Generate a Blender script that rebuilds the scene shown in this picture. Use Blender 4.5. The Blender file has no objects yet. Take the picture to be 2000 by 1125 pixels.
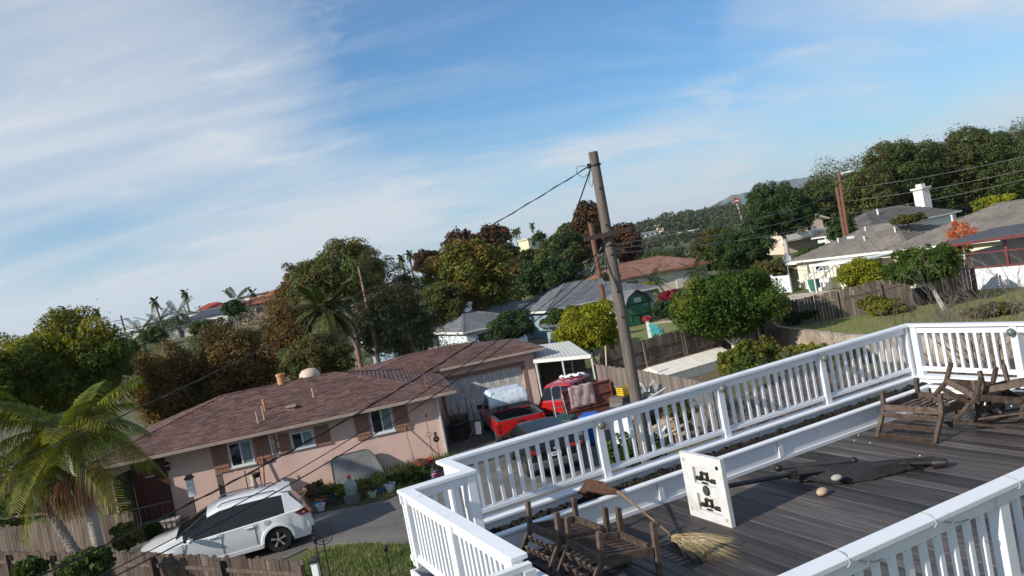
import bpy, bmesh, math, random
import numpy as np
from mathutils import Vector, Matrix
R=math.radians
random.seed(7); rng=np.random.default_rng(7)
SC=bpy.context.scene
COL=SC.collection
# ---------------------------------------------------------------- camera
H=6.9                                   # drone height above the driveway
FPX=1565.; ROLL=R(10.77); PITCH=R(1.58)
cam=bpy.data.cameras.new('camera'); camo=bpy.data.objects.new('camera',cam); COL.objects.link(camo)
cam.sensor_width=36.; cam.lens=FPX/2000*36; cam.clip_start=.1; cam.clip_end=60000
_vd=Vector((0,-math.sin(PITCH),-math.cos(PITCH))); _f=Vector((0,math.cos(PITCH),-math.sin(PITCH))); _u=Vector((1,0,0))
_cx=math.cos(ROLL)*_u+math.sin(ROLL)*_vd; _cy=math.sin(ROLL)*_u-math.cos(ROLL)*_vd; _cz=-_f
M=Matrix.Identity(4)
for i in range(3): M[i][0]=_cx[i]; M[i][1]=_cy[i]; M[i][2]=_cz[i]
M[2][3]=H; camo.matrix_world=M; SC.camera=camo
# ---------------------------------------------------------------- light
SUN_AZ=58.3+180; SUN_EL=28.0            # azimuth clockwise from +Y (view direction)
SKY_STRENGTH=.097; SUN_STRENGTH=5.0; EXPOSURE=.20
w=bpy.data.worlds.new('World'); SC.world=w; w.use_nodes=True
nt=w.node_tree; nt.nodes.clear(); N=nt.nodes.new; LK=nt.links.new
def mth(op,a,b=None,c=None,nt_=None):
    t=nt_ or nt; n=t.nodes.new('ShaderNodeMath'); n.operation=op
    for i,x in enumerate((a,b,c)):
        if x is None: continue
        if hasattr(x,'is_output'): t.links.new(x,n.inputs[i])
        else: n.inputs[i].default_value=x
    return n.outputs[0]
sky=N('ShaderNodeTexSky'); sky.sky_type='NISHITA'; sky.sun_disc=False
sky.sun_elevation=R(SUN_EL); sky.sun_rotation=R(SUN_AZ); sky.altitude=30; sky.air_density=1.0; sky.dust_density=.6; sky.ozone_density=1.6
tc=N('ShaderNodeTexCoord'); sp=N('ShaderNodeSeparateXYZ'); LK(tc.outputs['Generated'],sp.inputs[0])
zz=mth('ADD',mth('MAXIMUM',sp.outputs[2],0.0),.28)
cb=N('ShaderNodeCombineXYZ'); LK(mth('DIVIDE',sp.outputs[0],zz),cb.inputs[0]); LK(mth('DIVIDE',sp.outputs[1],zz),cb.inputs[1])   # flat cloud deck high above
def cloud(rot,scale,loc,nscale,detail,rough,dist,lo,hi):
    m=N('ShaderNodeMapping'); m.inputs['Rotation'].default_value=(0,0,R(rot)); m.inputs['Scale'].default_value=scale; m.inputs['Location'].default_value=loc
    LK(cb.outputs[0],m.inputs[0]); n=N('ShaderNodeTexNoise'); LK(m.outputs[0],n.inputs['Vector'])
    n.inputs['Scale'].default_value=nscale; n.inputs['Detail'].default_value=detail; n.inputs['Roughness'].default_value=rough; n.inputs['Distortion'].default_value=dist
    r=N('ShaderNodeMapRange'); r.interpolation_type='SMOOTHSTEP'; r.inputs[1].default_value=lo; r.inputs[2].default_value=hi
    LK(n.outputs['Fac'],r.inputs[0]); return r.outputs[0]
veil=cloud(-32,(.7,1.3,1),(3.4,1.2,0),1.15,8,.50,.5,.32,.64)
streak=cloud(-34,(.35,1.9,1),(1.3,4.2,0),2.2,8,.56,1.0,.40,.74)
puff=cloud(-20,(.8,1.25,1),(7.3,2.2,0),2.9,10,.6,.35,.50,.74)
ax_=mth('DIVIDE',sp.outputs[0],mth('MAXIMUM',sp.outputs[1],.2)); az_=mth('DIVIDE',sp.outputs[2],mth('MAXIMUM',sp.outputs[1],.2))
def gap(a0,b0,sa,sb,k):
    t=mth('ADD',mth('POWER',mth('DIVIDE',mth('ABSOLUTE',mth('SUBTRACT',ax_,a0)),sa),2.0),mth('POWER',mth('DIVIDE',mth('ABSOLUTE',mth('SUBTRACT',az_,b0)),sb),2.0))
    return mth('MULTIPLY',mth('EXPONENT',mth('MULTIPLY',t,-1.0)),k)
holes=mth('ADD',mth('ADD',gap(.0,.38,.25,.20,.72),gap(.13,.24,.16,.08,.50)),mth('ADD',gap(-.52,.10,.16,.06,.28),gap(.42,.08,.22,.05,.25)))
band=mth('MULTIPLY',mth('SUBTRACT',1.0,mth('MINIMUM',mth('MULTIPLY',mth('MAXIMUM',sp.outputs[2],0.0),4.0),1.0)),.42)
side=N('ShaderNodeMapRange'); side.interpolation_type='SMOOTHSTEP'; LK(sp.outputs[0],side.inputs[0])
side.inputs[1].default_value=.05; side.inputs[2].default_value=-.35; side.inputs[3].default_value=.08; side.inputs[4].default_value=.24
mask=mth('ADD',mth('ADD',mth('MULTIPLY',veil,.50),mth('MULTIPLY',puff,.40)),mth('ADD',band,side.outputs[0]))
mask=mth('MINIMUM',mth('ADD',mth('MAXIMUM',mth('SUBTRACT',mask,holes),.05),mth('MULTIPLY',streak,.25)),.95)
tint=N('ShaderNodeMixRGB'); tint.blend_type='MULTIPLY'; tint.inputs[0].default_value=1; LK(sky.outputs[0],tint.inputs[1]); tint.inputs[2].default_value=(.46,.92,1.26,1)
hi_=N('ShaderNodeMapRange'); hi_.interpolation_type='SMOOTHSTEP'; LK(sp.outputs[2],hi_.inputs[0]); hi_.inputs[1].default_value=.36; hi_.inputs[2].default_value=.75; hi_.inputs[3].default_value=1.; hi_.inputs[4].default_value=.40
mask=mth('MULTIPLY',mask,hi_.outputs[0])          # the veil thins out overhead
mix=N('ShaderNodeMixRGB'); LK(mask,mix.inputs[0]); LK(tint.outputs[0],mix.inputs[1]); mix.inputs[2].default_value=(6.3,6.75,7.2,1)
bg=N('ShaderNodeBackground'); LK(mix.outputs[0],bg.inputs[0]); bg.inputs[1].default_value=SKY_STRENGTH
wo=N('ShaderNodeOutputWorld'); LK(bg.outputs[0],wo.inputs[0])
sl=bpy.data.lights.new('sun','SUN'); sl.energy=SUN_STRENGTH; sl.angle=R(.5); sl.color=(1.,.92,.81)
so=bpy.data.objects.new('sun',sl); COL.objects.link(so)
_sd=Vector((math.sin(R(SUN_AZ))*math.cos(R(SUN_EL)),math.cos(R(SUN_AZ))*math.cos(R(SUN_EL)),math.sin(R(SUN_EL))))
so.rotation_euler=_sd.to_track_quat('Z','Y').to_euler(); so.location=_sd*60
vs=SC.view_settings; vs.view_transform='Standard'; vs.look='None'; vs.exposure=EXPOSURE; vs.gamma=1; vs.use_curve_mapping=False
SC.cycles.max_bounces=6; SC.cycles.volume_bounces=1; SC.cycles.transparent_max_bounces=8; SC.cycles.caustics_reflective=False; SC.cycles.caustics_refractive=False
# ---------------------------------------------------------------- pixel -> place helpers
def ray(px,py):
    dx,dy=px-1000,py-562.5
    u=dx*math.cos(ROLL)-dy*math.sin(ROLL); v=dx*math.sin(ROLL)+dy*math.cos(ROLL)
    y=FPX*math.cos(PITCH)-v*math.sin(PITCH); z=-v*math.cos(PITCH)-FPX*math.sin(PITCH)
    return Vector((u/y,1,z/y))
def G(px,py,z=0.):
    r=ray(px,py); k=(z-H)/r.z; return Vector((r.x*k,k,z))
def AT(px,py,Y):
    r=ray(px,py); return Vector((r.x*Y,Y,H+r.z*Y))
# ---------------------------------------------------------------- mesh builder
class MB:
    def __init__(s): s.v=[]; s.f=[]
    def add(s,vs,fs):
        o=len(s.v); s.v+= [tuple(p) for p in vs]; s.f+=[tuple(i+o for i in f) for f in fs]; return s
    def box(s,x0,x1,y0,y1,z0,z1):
        return s.add([(x0,y0,z0),(x1,y0,z0),(x1,y1,z0),(x0,y1,z0),(x0,y0,z1),(x1,y0,z1),(x1,y1,z1),(x0,y1,z1)],
          [(0,3,2,1),(4,5,6,7),(0,1,5,4),(1,2,6,5),(2,3,7,6),(3,0,4,7)])
    def beam(s,p,q,w,h,up=(0,0,1),w2=None,h2=None):
        p,q=Vector(p),Vector(q); d=(q-p).normalized(); u=Vector(up)
        if abs(d.dot(u))>.97: u=Vector((0,1,0))
        a=d.cross(u).normalized(); b=a.cross(d)
        vs=[]
        for c,ww,hh in((p,w,h),(q,w2 or w,h2 or h)):
            for i,j in((-1,-1),(1,-1),(1,1),(-1,1)): vs.append(c+a*(i*ww/2)+b*(j*hh/2))
        return s.add(vs,[(0,1,2,3),(7,6,5,4),(0,4,5,1),(1,5,6,2),(2,6,7,3),(3,7,4,0)])
    def tube(s,pts,r,n=7,cap=True):
        pts=[Vector(p) for p in pts]; rs=r if isinstance(r,(list,tuple)) else [r]*len(pts)
        o=len(s.v); ref=None
        for i,p in enumerate(pts):
            d=(pts[min(i+1,len(pts)-1)]-pts[max(i-1,0)]).normalized()
            if ref is None: ref=Vector((0,0,1)) if abs(d.z)<.9 else Vector((1,0,0))
            a=d.cross(ref).normalized(); b=a.cross(d).normalized(); ref=b
            for k in range(n):
                t=2*math.pi*k/n; s.v.append(tuple(p+a*(math.cos(t)*rs[i])+b*(math.sin(t)*rs[i])))
        for i in range(len(pts)-1):
            for k in range(n):
                a0=o+i*n+k; a1=o+i*n+(k+1)%n; s.f.append((a0,a1,a1+n,a0+n))
        if cap:
            s.f.append(tuple(o+k for k in range(n))[::-1]); s.f.append(tuple(o+(len(pts)-1)*n+k for k in range(n)))
        return s
    def lathe(s,prof,n=16,c=(0,0,0),axis='z',cap=True):
        o=len(s.v)
        for r,z in prof:
            for k in range(n):
                t=2*math.pi*k/n; p=(r*math.cos(t),r*math.sin(t),z)
                if axis=='y': p=(p[0],z,p[1])
                if axis=='x': p=(z,p[0],p[1])
                s.v.append((p[0]+c[0],p[1]+c[1],p[2]+c[2]))
        for i in range(len(prof)-1):
            for k in range(n):
                a0=o+i*n+k; a1=o+i*n+(k+1)%n; s.f.append((a0,a1,a1+n,a0+n) if axis!='y' else (a1,a0,a0+n,a1+n))
        if cap:
            s.f.append(tuple(o+k for k in range(n))[::-1]); s.f.append(tuple(o+(len(prof)-1)*n+k for k in range(n)))
        return s
    def poly(s,pts): return s.add(pts,[tuple(range(len(pts)))])
    def prism(s,pts,z0,z1):
        n=len(pts); return s.add([(p[0],p[1],z0) for p in pts]+[(p[0],p[1],z1) for p in pts],
          [tuple(range(n))[::-1],tuple(range(n,2*n))]+[(i,(i+1)%n,(i+1)%n+n,i+n) for i in range(n)])
    def blob(s,c,r,n=10,m=7,jit=.0):
        o=len(s.v); rd=random.Random(int(abs(c[0]*97+c[1]*31+c[2]*7)*100))
        for i in range(m+1):
            ph=math.pi*i/m
            for k in range(n):
                t=2*math.pi*k/n; j=1+jit*(rd.random()-.5)
                s.v.append((c[0]+r[0]*math.sin(ph)*math.cos(t)*j,c[1]+r[1]*math.sin(ph)*math.sin(t)*j,c[2]+r[2]*math.cos(ph)*j))
        for i in range(m):
            for k in range(n):
                a0=o+i*n+k; a1=o+i*n+(k+1)%n; s.f.append((a0,a0+n,a1+n,a1))
        return s
def mkmesh(name,mb,mat,smooth=False):
    me=bpy.data.meshes.new(name); me.from_pydata(mb.v,[],mb.f); me.materials.append(mat)
    if smooth:
        me.polygons.foreach_set('use_smooth',[True]*len(me.polygons)); me.set_sharp_from_angle(angle=R(smooth if smooth is not True else 40))
    me.update(); return me
def tag(o,label=None,cat=None,group=None,kind=None):
    if label: o['label']=label
    if cat: o['category']=cat
    if group: o['group']=group
    if kind: o['kind']=kind
    return o
def link(name,me,parent=None,loc=None,rot=None,scale=None):
    o=bpy.data.objects.new(name,me); COL.objects.link(o)
    if parent: o.parent=parent
    if loc is not None: o.location=loc
    if rot is not None: o.rotation_euler=rot
    if scale is not None: o.scale=scale
    return o
def obj(name,mb,mat,parent=None,smooth=False,bevel=0,loc=None,rot=None):
    o=link(name,mkmesh(name,mb,mat,smooth),parent,loc,rot)
    if bevel: bev(o,bevel)
    return o
def bev(o,wd,seg=1):
    m=o.modifiers.new('bevel','BEVEL'); m.width=wd; m.segments=seg; m.limit_method='ANGLE'
def thing(name,label,cat,loc=(0,0,0),rotz=0,group=None):
    o=bpy.data.objects.new(name,None); COL.objects.link(o); o.location=loc; o.rotation_euler=(0,0,rotz); o.empty_display_size=.2
    return tag(o,label,cat,group)
_bc={}
def cbox(name,dims,mat,parent,loc,rot=(0,0,0),bevel=0,top=None):
    """box centred in x,y standing on z=0, mesh shared between equal pieces"""
    key=(tuple(round(d,3) for d in dims),mat.name,top)
    if key not in _bc:
        a,b,c=dims; mb=MB()
        if top is None: mb.box(-a/2,a/2,-b/2,b/2,0,c)
        else:   # dog-eared plank
            e=top; mb.add([(-a/2,-b/2,0),(a/2,-b/2,0),(a/2,-b/2,c-e),(a/2-e,-b/2,c),(-a/2+e,-b/2,c),(-a/2,-b/2,c-e),
                        (-a/2,b/2,0),(a/2,b/2,0),(a/2,b/2,c-e),(a/2-e,b/2,c),(-a/2+e,b/2,c),(-a/2,b/2,c-e)],
                [(0,1,2,3,4,5),(11,10,9,8,7,6)]+[(i,i+6,(i+1)%6+6,(i+1)%6) for i in range(6)])
        _bc[key]=mkmesh(name,mb,mat)
    o=link(name,_bc[key],parent,loc,rot)
    if bevel: bev(o,bevel)
    return o
def dup(root,loc=None,rotz=None,label=None,group=None,parent=None):
    c=root.copy(); COL.objects.link(c)
    if parent: c.parent=parent
    if loc is not None: c.location=loc
    if rotz is not None: c.rotation_euler=(0,0,rotz)
    tag(c,label,None,group)
    for ch in list(root.children): dup(ch,parent=c)
    return c
# ---------------------------------------------------------------- materials
_mats={}
def mat(name,c1,c2=None,scale=4.,rough=.75,bump=0.,stretch=(1,1,1),metal=0.,detail=5,isl=None,rnd=0.,lo=.35,hi=.65,c3=None,s3=1.5,lo3=.55,hi3=.7,spec=.35,trans=0.,coat=0.,emis=None,bscale=None,alpha=None):
    if name in _mats: return _mats[name]
    m=bpy.data.materials.new(name); m.use_nodes=True; t=m.node_tree; t.nodes.clear(); n=t.nodes.new; l=t.links.new
    out=n('ShaderNodeOutputMaterial'); b=n('ShaderNodeBsdfPrincipled')
    b.inputs['Roughness'].default_value=rough; b.inputs['Metallic'].default_value=metal; b.inputs['Specular IOR Level'].default_value=spec
    if coat: b.inputs['Coat Weight'].default_value=coat; b.inputs['Coat Roughness'].default_value=.06
    if alpha: b.inputs['Alpha'].default_value=alpha
    c4=lambda c:(c[0],c[1],c[2],1)
    tcn=n('ShaderNodeTexCoord'); mp=n('ShaderNodeMapping'); mp.inputs['Scale'].default_value=stretch; l(tcn.outputs['Object'],mp.inputs[0])
    vec=mp.outputs[0]; oi=None
    if rnd:
        oi=n('ShaderNodeObjectInfo'); ad=n('ShaderNodeVectorMath'); ad.operation='ADD'; mu=n('ShaderNodeVectorMath'); mu.operation='SCALE'
        cbn=n('ShaderNodeCombineXYZ')
        for i in range(3): l(oi.outputs['Random'],cbn.inputs[i])
        l(cbn.outputs[0],mu.inputs[0]); mu.inputs['Scale'].default_value=37.; l(mp.outputs[0],ad.inputs[0]); l(mu.outputs[0],ad.inputs[1]); vec=ad.outputs[0]
    col=None
    if c2 is not None:
        no=n('ShaderNodeTexNoise'); no.inputs['Scale'].default_value=scale; no.inputs['Detail'].default_value=detail; no.inputs['Roughness'].default_value=.6; l(vec,no.inputs['Vector'])
        mr=n('ShaderNodeMapRange'); mr.inputs[1].default_value=lo; mr.inputs[2].default_value=hi; l(no.outputs['Fac'],mr.inputs[0])
        mx=n('ShaderNodeMixRGB'); l(mr.outputs[0],mx.inputs[0]); mx.inputs[1].default_value=c4(c1); mx.inputs[2].default_value=c4(c2); col=mx.outputs[0]
    if c3 is not None:
        no3=n('ShaderNodeTexNoise'); no3.inputs['Scale'].default_value=s3; no3.inputs['Detail'].default_value=6; l(vec,no3.inputs['Vector'])
        mr=n('ShaderNodeMapRange'); mr.inputs[1].default_value=lo3; mr.inputs[2].default_value=hi3; l(no3.outputs['Fac'],mr.inputs[0])
        mx=n('ShaderNodeMixRGB'); l(mr.outputs[0],mx.inputs[0]); l(col,mx.inputs[1]); mx.inputs[2].default_value=c4(c3); col=mx.outputs[0]
    def vary(col,src,amt):
        hs=n('ShaderNodeHueSaturation'); 
        if col is None: hs.inputs['Color'].default_value=c4(c1)
        else: l(col,hs.inputs['Color'])
        v=mth('ADD',mth('MULTIPLY',src,2*amt,nt_=t),1-amt,nt_=t); l(v,hs.inputs['Value']); return hs.outputs[0]
    if isl:
        ge=n('ShaderNodeNewGeometry'); col=vary(col,ge.outputs['Random Per Island'],isl)
    if rnd and rnd>.001: col=vary(col,oi.outputs['Random'],rnd)
    if col is not None: l(col,b.inputs['Base Color'])
    else: b.inputs['Base Color'].default_value=c4(c1)
    if emis: b.inputs['Emission Color'].default_value=c4(emis[0]); b.inputs['Emission Strength'].default_value=emis[1]
    if bump:
        nb=n('ShaderNodeTexNoise'); nb.inputs['Scale'].default_value=bscale or scale*3; nb.inputs['Detail'].default_value=6; l(vec,nb.inputs['Vector'])
        bm=n('ShaderNodeBump'); bm.inputs['Strength'].default_value=bump; bm.inputs['Distance'].default_value=.02; l(nb.outputs['Fac'],bm.inputs['Height']); l(bm.outputs[0],b.inputs['Normal'])
    sh=b.outputs[0]
    if trans:
        tr=n('ShaderNodeBsdfTranslucent'); 
        hs=n('ShaderNodeHueSaturation'); hs.inputs['Value'].default_value=1.5; hs.inputs['Saturation'].default_value=1.1; l(col,hs.inputs['Color']); l(hs.outputs[0],tr.inputs[0])
        ms=n('ShaderNodeMixShader'); ms.inputs[0].default_value=trans; l(sh,ms.inputs[1]); l(tr.outputs[0],ms.inputs[2]); sh=ms.outputs[0]
    l(sh,out.inputs[0]); _mats[name]=m; return m
def glassmat(name,col,rough=.03,tr=.35):
    """window glass: dark mirror over a tinted see-through"""
    if name in _mats: return _mats[name]
    m=mat(name,col,rough=rough,spec=.9); b=[x for x in m.node_tree.nodes if x.type=='BSDF_PRINCIPLED'][0]
    b.inputs['Transmission Weight'].default_value=tr; b.inputs['IOR'].default_value=1.35; return m
WHITE=mat('white_paint',(.73,.75,.78),(.66,.68,.72),scale=2.2,rough=.45,bump=.05,lo=.5,hi=.8,c3=(.45,.44,.41),s3=7,lo3=.66,hi3=.79,rnd=.05)
WHITE2=mat('white_trim',(.74,.74,.72),(.62,.62,.60),scale=3,rough=.6)
DECKW=mat('deck_board',(.040,.033,.031),(.088,.078,.074),scale=2.4,rough=.55,bump=.15,stretch=(7,.4,4),rnd=.55,lo=.3,hi=.72,c3=(.15,.135,.13),s3=1.5,lo3=.56,hi3=.78)
TEAK=mat('weathered_teak',(.05,.033,.025),(.12,.085,.066),scale=5,rough=.7,bump=.1,stretch=(3,3,3),rnd=.3)
FENCEW=mat('fence_board',(.050,.034,.027),(.105,.078,.064),scale=3,rough=.85,bump=.2,stretch=(7,7,.5),rnd=.38,c3=(.155,.13,.115),s3=2.2,lo3=.55,hi3=.75)
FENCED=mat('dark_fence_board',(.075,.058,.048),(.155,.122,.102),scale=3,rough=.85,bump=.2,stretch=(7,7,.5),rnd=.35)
FENCEG=mat('grey_fence_board',(.11,.09,.078),(.21,.18,.16),scale=3,rough=.85,bump=.2,stretch=(7,7,.5),rnd=.3)
BARK=mat('bark',(.10,.075,.058),(.21,.17,.14),scale=6,rough=.9,bump=.4,stretch=(3,3,.7))
PALEBARK=mat('pale_bark',(.33,.30,.27),(.52,.49,.45),scale=5,rough=.85,bump=.3,stretch=(2,2,.8))
TWIG=mat('bare_twig',(.085,.062,.055),(.18,.145,.135),scale=6,rough=.85)
POLE=mat('pole_wood',(.085,.070,.062),(.17,.145,.13),scale=4,rough=.85,bump=.5,stretch=(9,9,.25),c3=(.045,.036,.03),s3=3,lo3=.6,hi3=.75)
BLACK=mat('black_rubber',(.012,.012,.013),(.02,.02,.02),rough=.6)
BLACKM=mat('black_metal',(.02,.02,.021),(.035,.034,.033),rough=.45,metal=.3)
DARKGREY=mat('dark_grey_plastic',(.055,.058,.06),(.075,.077,.08),rough=.5)
STEEL=mat('steel',(.42,.43,.45),(.55,.56,.57),rough=.35,metal=.9)
RUST=mat('rusty_metal',(.16,.065,.03),(.30,.15,.08),scale=8,rough=.85)
WIRE=mat('wire_jacket',(.012,.012,.013),rough=.55)
SOIL=mat('dark_soil',(.006,.005,.0045),(.015,.012,.010),scale=14,rough=.95,bump=.8)
TERRA=mat('terracotta',(.46,.17,.09),(.56,.24,.14),scale=5,rough=.8)
DGLASS=mat('dark_window_glass',(.018,.022,.026),rough=.04,spec=.8)
# ---------------------------------------------------------------- ground
def sst(a,b,x):
    t=min(1,max(0,(x-a)/(b-a))); return t*t*(3-2*t)
def hgt(x,y):
    r=math.hypot(x,y)
    if y<0: return -.002*min(r,400)
    az=math.degrees(math.atan2(x,y))
    left=1-sst(-6,9,az)
    z=sst(88,205,r)*(6.6*left+4.2*(1-left))
    z+=sst(120,200,r)*(1-sst(260,420,r))*2.6*math.exp(-((az-1.5)/4.5)**2)
    z+=sst(110,170,r)*(1-sst(230,380,r))*1.6*math.exp(-((az+16)/7)**2)
    z+=sst(400,900,r)*(1-sst(1200,2200,r))*13*math.exp(-((az-12.5)/6)**2)
    return z
gm=MB(); na=144; rad=[0,5,10,16,22,28,34,40,48,56,66,76,88,100,112,124,136,150,164,178,195,215,240,270,310,360,420,500,600,720,860,1020,1250,1600,2200,3200,5000,8000,13000]
gm.v.append((0,0,-.02))
for r_ in rad[1:]:
    for k in range(na):
        a=2*math.pi*k/na; x,y=r_*math.sin(a),r_*math.cos(a); gm.v.append((x,y,hgt(x,y)-.02))
for k in range(na): gm.f.append((0,1+(k+1)%na,1+k))
for i in range(len(rad)-2):
    for k in range(na): a=1+i*na+k; b=1+i*na+(k+1)%na; gm.f.append((a,b,b+na,a+na))
GROUND=mat('dry_grass_earth',(.085,.085,.035),(.17,.135,.085),scale=.22,rough=.95,bump=.5,bscale=4,c3=(.07,.10,.03),s3=.06,lo3=.45,hi3=.6)
tag(obj('ground',gm,GROUND,smooth=80),kind='structure')
ASPH=mat('asphalt',(.105,.10,.094),(.145,.137,.126),scale=1.2,rough=.9,bump=.35,bscale=60,c3=(.18,.165,.148),s3=.5,lo3=.5,hi3=.75)
HW=G(878,890); HA=math.atan2(.184,.983)                      # front right corner of the pink house, and its bearing
def HP(u,v,z=0.): return Vector((HW.x+u*math.cos(HA)-v*math.sin(HA),HW.y+u*math.sin(HA)+v*math.cos(HA),z))
dr=[G(560,1090),G(600,1071),G(660,1062),G(720,1059),G(800,1062),Vector((-2.5,21.2,0)),Vector((1,21.5,0)),Vector((3.6,24,0)),Vector((4.4,29,0)),Vector((3.2,36.2,0)),HP(5.6,6.3),HP(.2,6.3),HP(.1,-1.0),
    G(850,930),G(760,976),G(690,990),G(620,1003),G(560,1010),HP(-7,-2.2),HP(-9,-1.7),HP(-13.5,-2.2),Vector((-17,21,0)),Vector((-14,19.8,0)),Vector((-10,20.5,0))]
db=MB().prism([(p.x,p.y) for p in dr],-.2,.012)
tag(obj('driveway',db,ASPH),kind='structure')
GRASS=mat('lawn_blade',(.085,.14,.028),(.19,.19,.06),scale=.7,rough=.8,isl=.45,trans=.25)
GRASSD=mat('dry_lawn_blade',(.20,.19,.07),(.12,.16,.045),scale=.7,rough=.85,isl=.4,trans=.2)
def blades(pts,hmin,hmax,wd,name,matl,label,z=0.,cat='grass'):
    n=len(pts); a=rng.uniform(0,2*math.pi,n); h=rng.uniform(hmin,hmax,n); le=rng.uniform(.1,.7,n)*h
    P=np.c_[pts,np.full(n,z) if np.isscalar(z) else z]; d=np.c_[np.cos(a),np.sin(a),np.zeros(n)]
    e=np.c_[-np.sin(a),np.cos(a),np.zeros(n)]*wd
    V=np.stack([P-e,P+e,P+d*le[:,None]+np.c_[np.zeros((n,2)),h]],1).reshape(-1,3)
    me=bpy.data.meshes.new(name); me.vertices.add(3*n); me.vertices.foreach_set('co',V.ravel()); me.loops.add(3*n); me.polygons.add(n)
    me.loops.foreach_set('vertex_index',np.arange(3*n)); me.polygons.foreach_set('loop_start',np.arange(0,3*n,3)); me.update(); me.validate(); me.materials.append(matl)
    return tag(link(name,me),label,cat,None,'stuff')
def inpoly(P,poly):
    x,y=P[:,0],P[:,1]; ins=np.zeros(len(P),bool); n=len(poly)
    for i in range(n):
        x1,y1=poly[i]; x2,y2=poly[(i+1)%n]
        c=((y1>y)!=(y2>y)); ins^=c&(x<(x2-x1)*(y-y1)/((y2-y1) or 1e-9)+x1)
    return ins
def scatter(poly,n):
    p=np.array(poly); lo,hi=p.min(0),p.max(0); o=[]
    while sum(map(len,o))<n:
        q=rng.uniform(lo,hi,(n*2,2)); o.append(q[inpoly(q,poly)])
    return np.concatenate(o)[:n]
lawn=[(-7.0,22.5),(-5.6,22.45),(-4.2,21.6),(-2.5,21.1),(-1.2,18),(-3,15.5),(-6,15.5),(-7.2,19.5)]
lb=MB().prism(lawn,-.2,.005); tag(obj('lawn_soil',lb,mat('lawn_soil',(.10,.085,.045),(.07,.09,.03),scale=1.2,rough=.95,bump=.4)),kind='structure')
blades(scatter(lawn,14000),.05,.15,.013,'lawn_grass',GRASS,'patch of green grass between driveway and white railing',.0)
# ---------------------------------------------------------------- roof deck
DZ=H-3.08; DA=math.atan2(math.cos(R(65.1)),math.sin(R(65.1)))
def DP(s,t,z=0.): return Vector((s*math.cos(DA)-t*math.sin(DA),s*math.sin(DA)+t*math.cos(DA),DZ+z))
deck=thing('roof_deck','weathered plank roof deck on a white walled building','deck',(0,0,DZ),DA)
S0,S1,T0,T1=1.99,10.46,3.52,8.66
# boards run across the deck
s=2.86; bi=0
DB=[]
while s<9.82:
    wd=.137; cbox('plank',(wd,4.42,.03),DECKW,deck,(s+wd/2,3.5+2.21,-.03+random.uniform(-.0015,.0015)),bevel=.004); s+=wd+.006; bi+=1
sub=MB().box(2.0,S1,3.5,8.6,-.25,-.035); obj('deck_joists',sub,BLACK,deck)
# white walled storey under the deck
WALLW=mat('white_stucco',(.72,.72,.70),(.62,.62,.61),scale=3,rough=.85,bump=.3,bscale=40)
obj('storey_wall',MB().box(2.03,S1-.03,3.55,7.80,-DZ,-.26).box(2.84,S1-.04,7.80,8.62,-DZ,-.26),WALLW,deck)
obj('fascia',MB().box(1.97,2.0,3.5,7.9,-.32,.26).box(2.0,2.80,7.86,7.89,-.32,.26).box(2.80,2.83,7.89,8.64,-.32,.26).box(2.83,S1,8.61,8.64,-.32,.26).box(S1,S1+.03,3.5,8.64,-.32,.26).box(2.0,S1,3.47,3.5,-.32,.0),WHITE,deck)
# planter: outer ledge, inner wall with cap, trim and battens, soil
pl=thing('deck_planter','long white planter box with dark soil along the back rail of the deck','planter',(0,0,DZ),DA)
obj('outer_ledge',MB().box(2.83,S1+.02,8.46,8.66,.265,.30),WHITE,pl,bevel=.005)
obj('outer_wall',MB().box(2.84,S1-.1,8.50,8.53,-.0,.263),WHITE,pl)
obj('right_ledge',MB().box(10.28,10.48,3.5,8.458,.265,.30),WHITE,pl,bevel=.005)
obj('right_wall',MB().box(10.31,10.34,3.5,8.49,0,.263),WHITE,pl)
obj('inner_wall',MB().box(2.95,9.80,7.93,7.97,0,.268),WHITE,pl)
obj('inner_cap',MB().box(2.90,9.86,7.89,7.985,.27,.302),WHITE,pl,bevel=.006)
obj('inner_wall',MB().box(9.80,9.84,3.6,7.888,0,.268),WHITE,pl)
obj('inner_cap',MB().box(9.77,9.865,3.6,7.886,.27,.302),WHITE,pl,bevel=.006)
obj('base_trim',MB().box(2.9,9.79,7.908,7.929,.002,.045),WHITE,pl)
obj('base_trim',MB().box(9.778,9.799,3.6,7.905,.002,.045),WHITE,pl)
for s in (3.95,5.08,6.95,8.85): cbox('batten',(.075,.022,.22),WHITE,pl,(s,7.918,.047),bevel=.003)
for t in (5.6,7.1): cbox('batten',(.022,.075,.22),WHITE,pl,(9.789,t,.047),bevel=.003)
def soilgrid(x0,x1,y0,y1,z,nx,ny,amp):
    mb=MB()
    for i in range(nx+1):
        for j in range(ny+1): mb.v.append((x0+(x1-x0)*i/nx,y0+(y1-y0)*j/ny,z+random.uniform(-amp,amp)))
    for i in range(nx):
        for j in range(ny): a=i*(ny+1)+j; mb.f.append((a,a+ny+1,a+ny+2,a+1))
    return mb
obj('soil',soilgrid(2.9,9.80,7.97,8.50,.185,110,12,.035),SOIL,pl)
obj('soil',soilgrid(9.84,10.31,3.5,8.50,.185,10,80,.035),SOIL,pl)
blades(np.array([tuple(DP(random.uniform(4.4,9.7),random.uniform(8.0,8.46)).xy) for _ in range(2600)]),.02,.09,.006,'planter_weeds',mat('dead_weed',(.02,.017,.012),(.05,.042,.03),rough=.9),'thin dark dead weeds in the deck planter soil',DZ+.19,'weeds')
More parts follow.
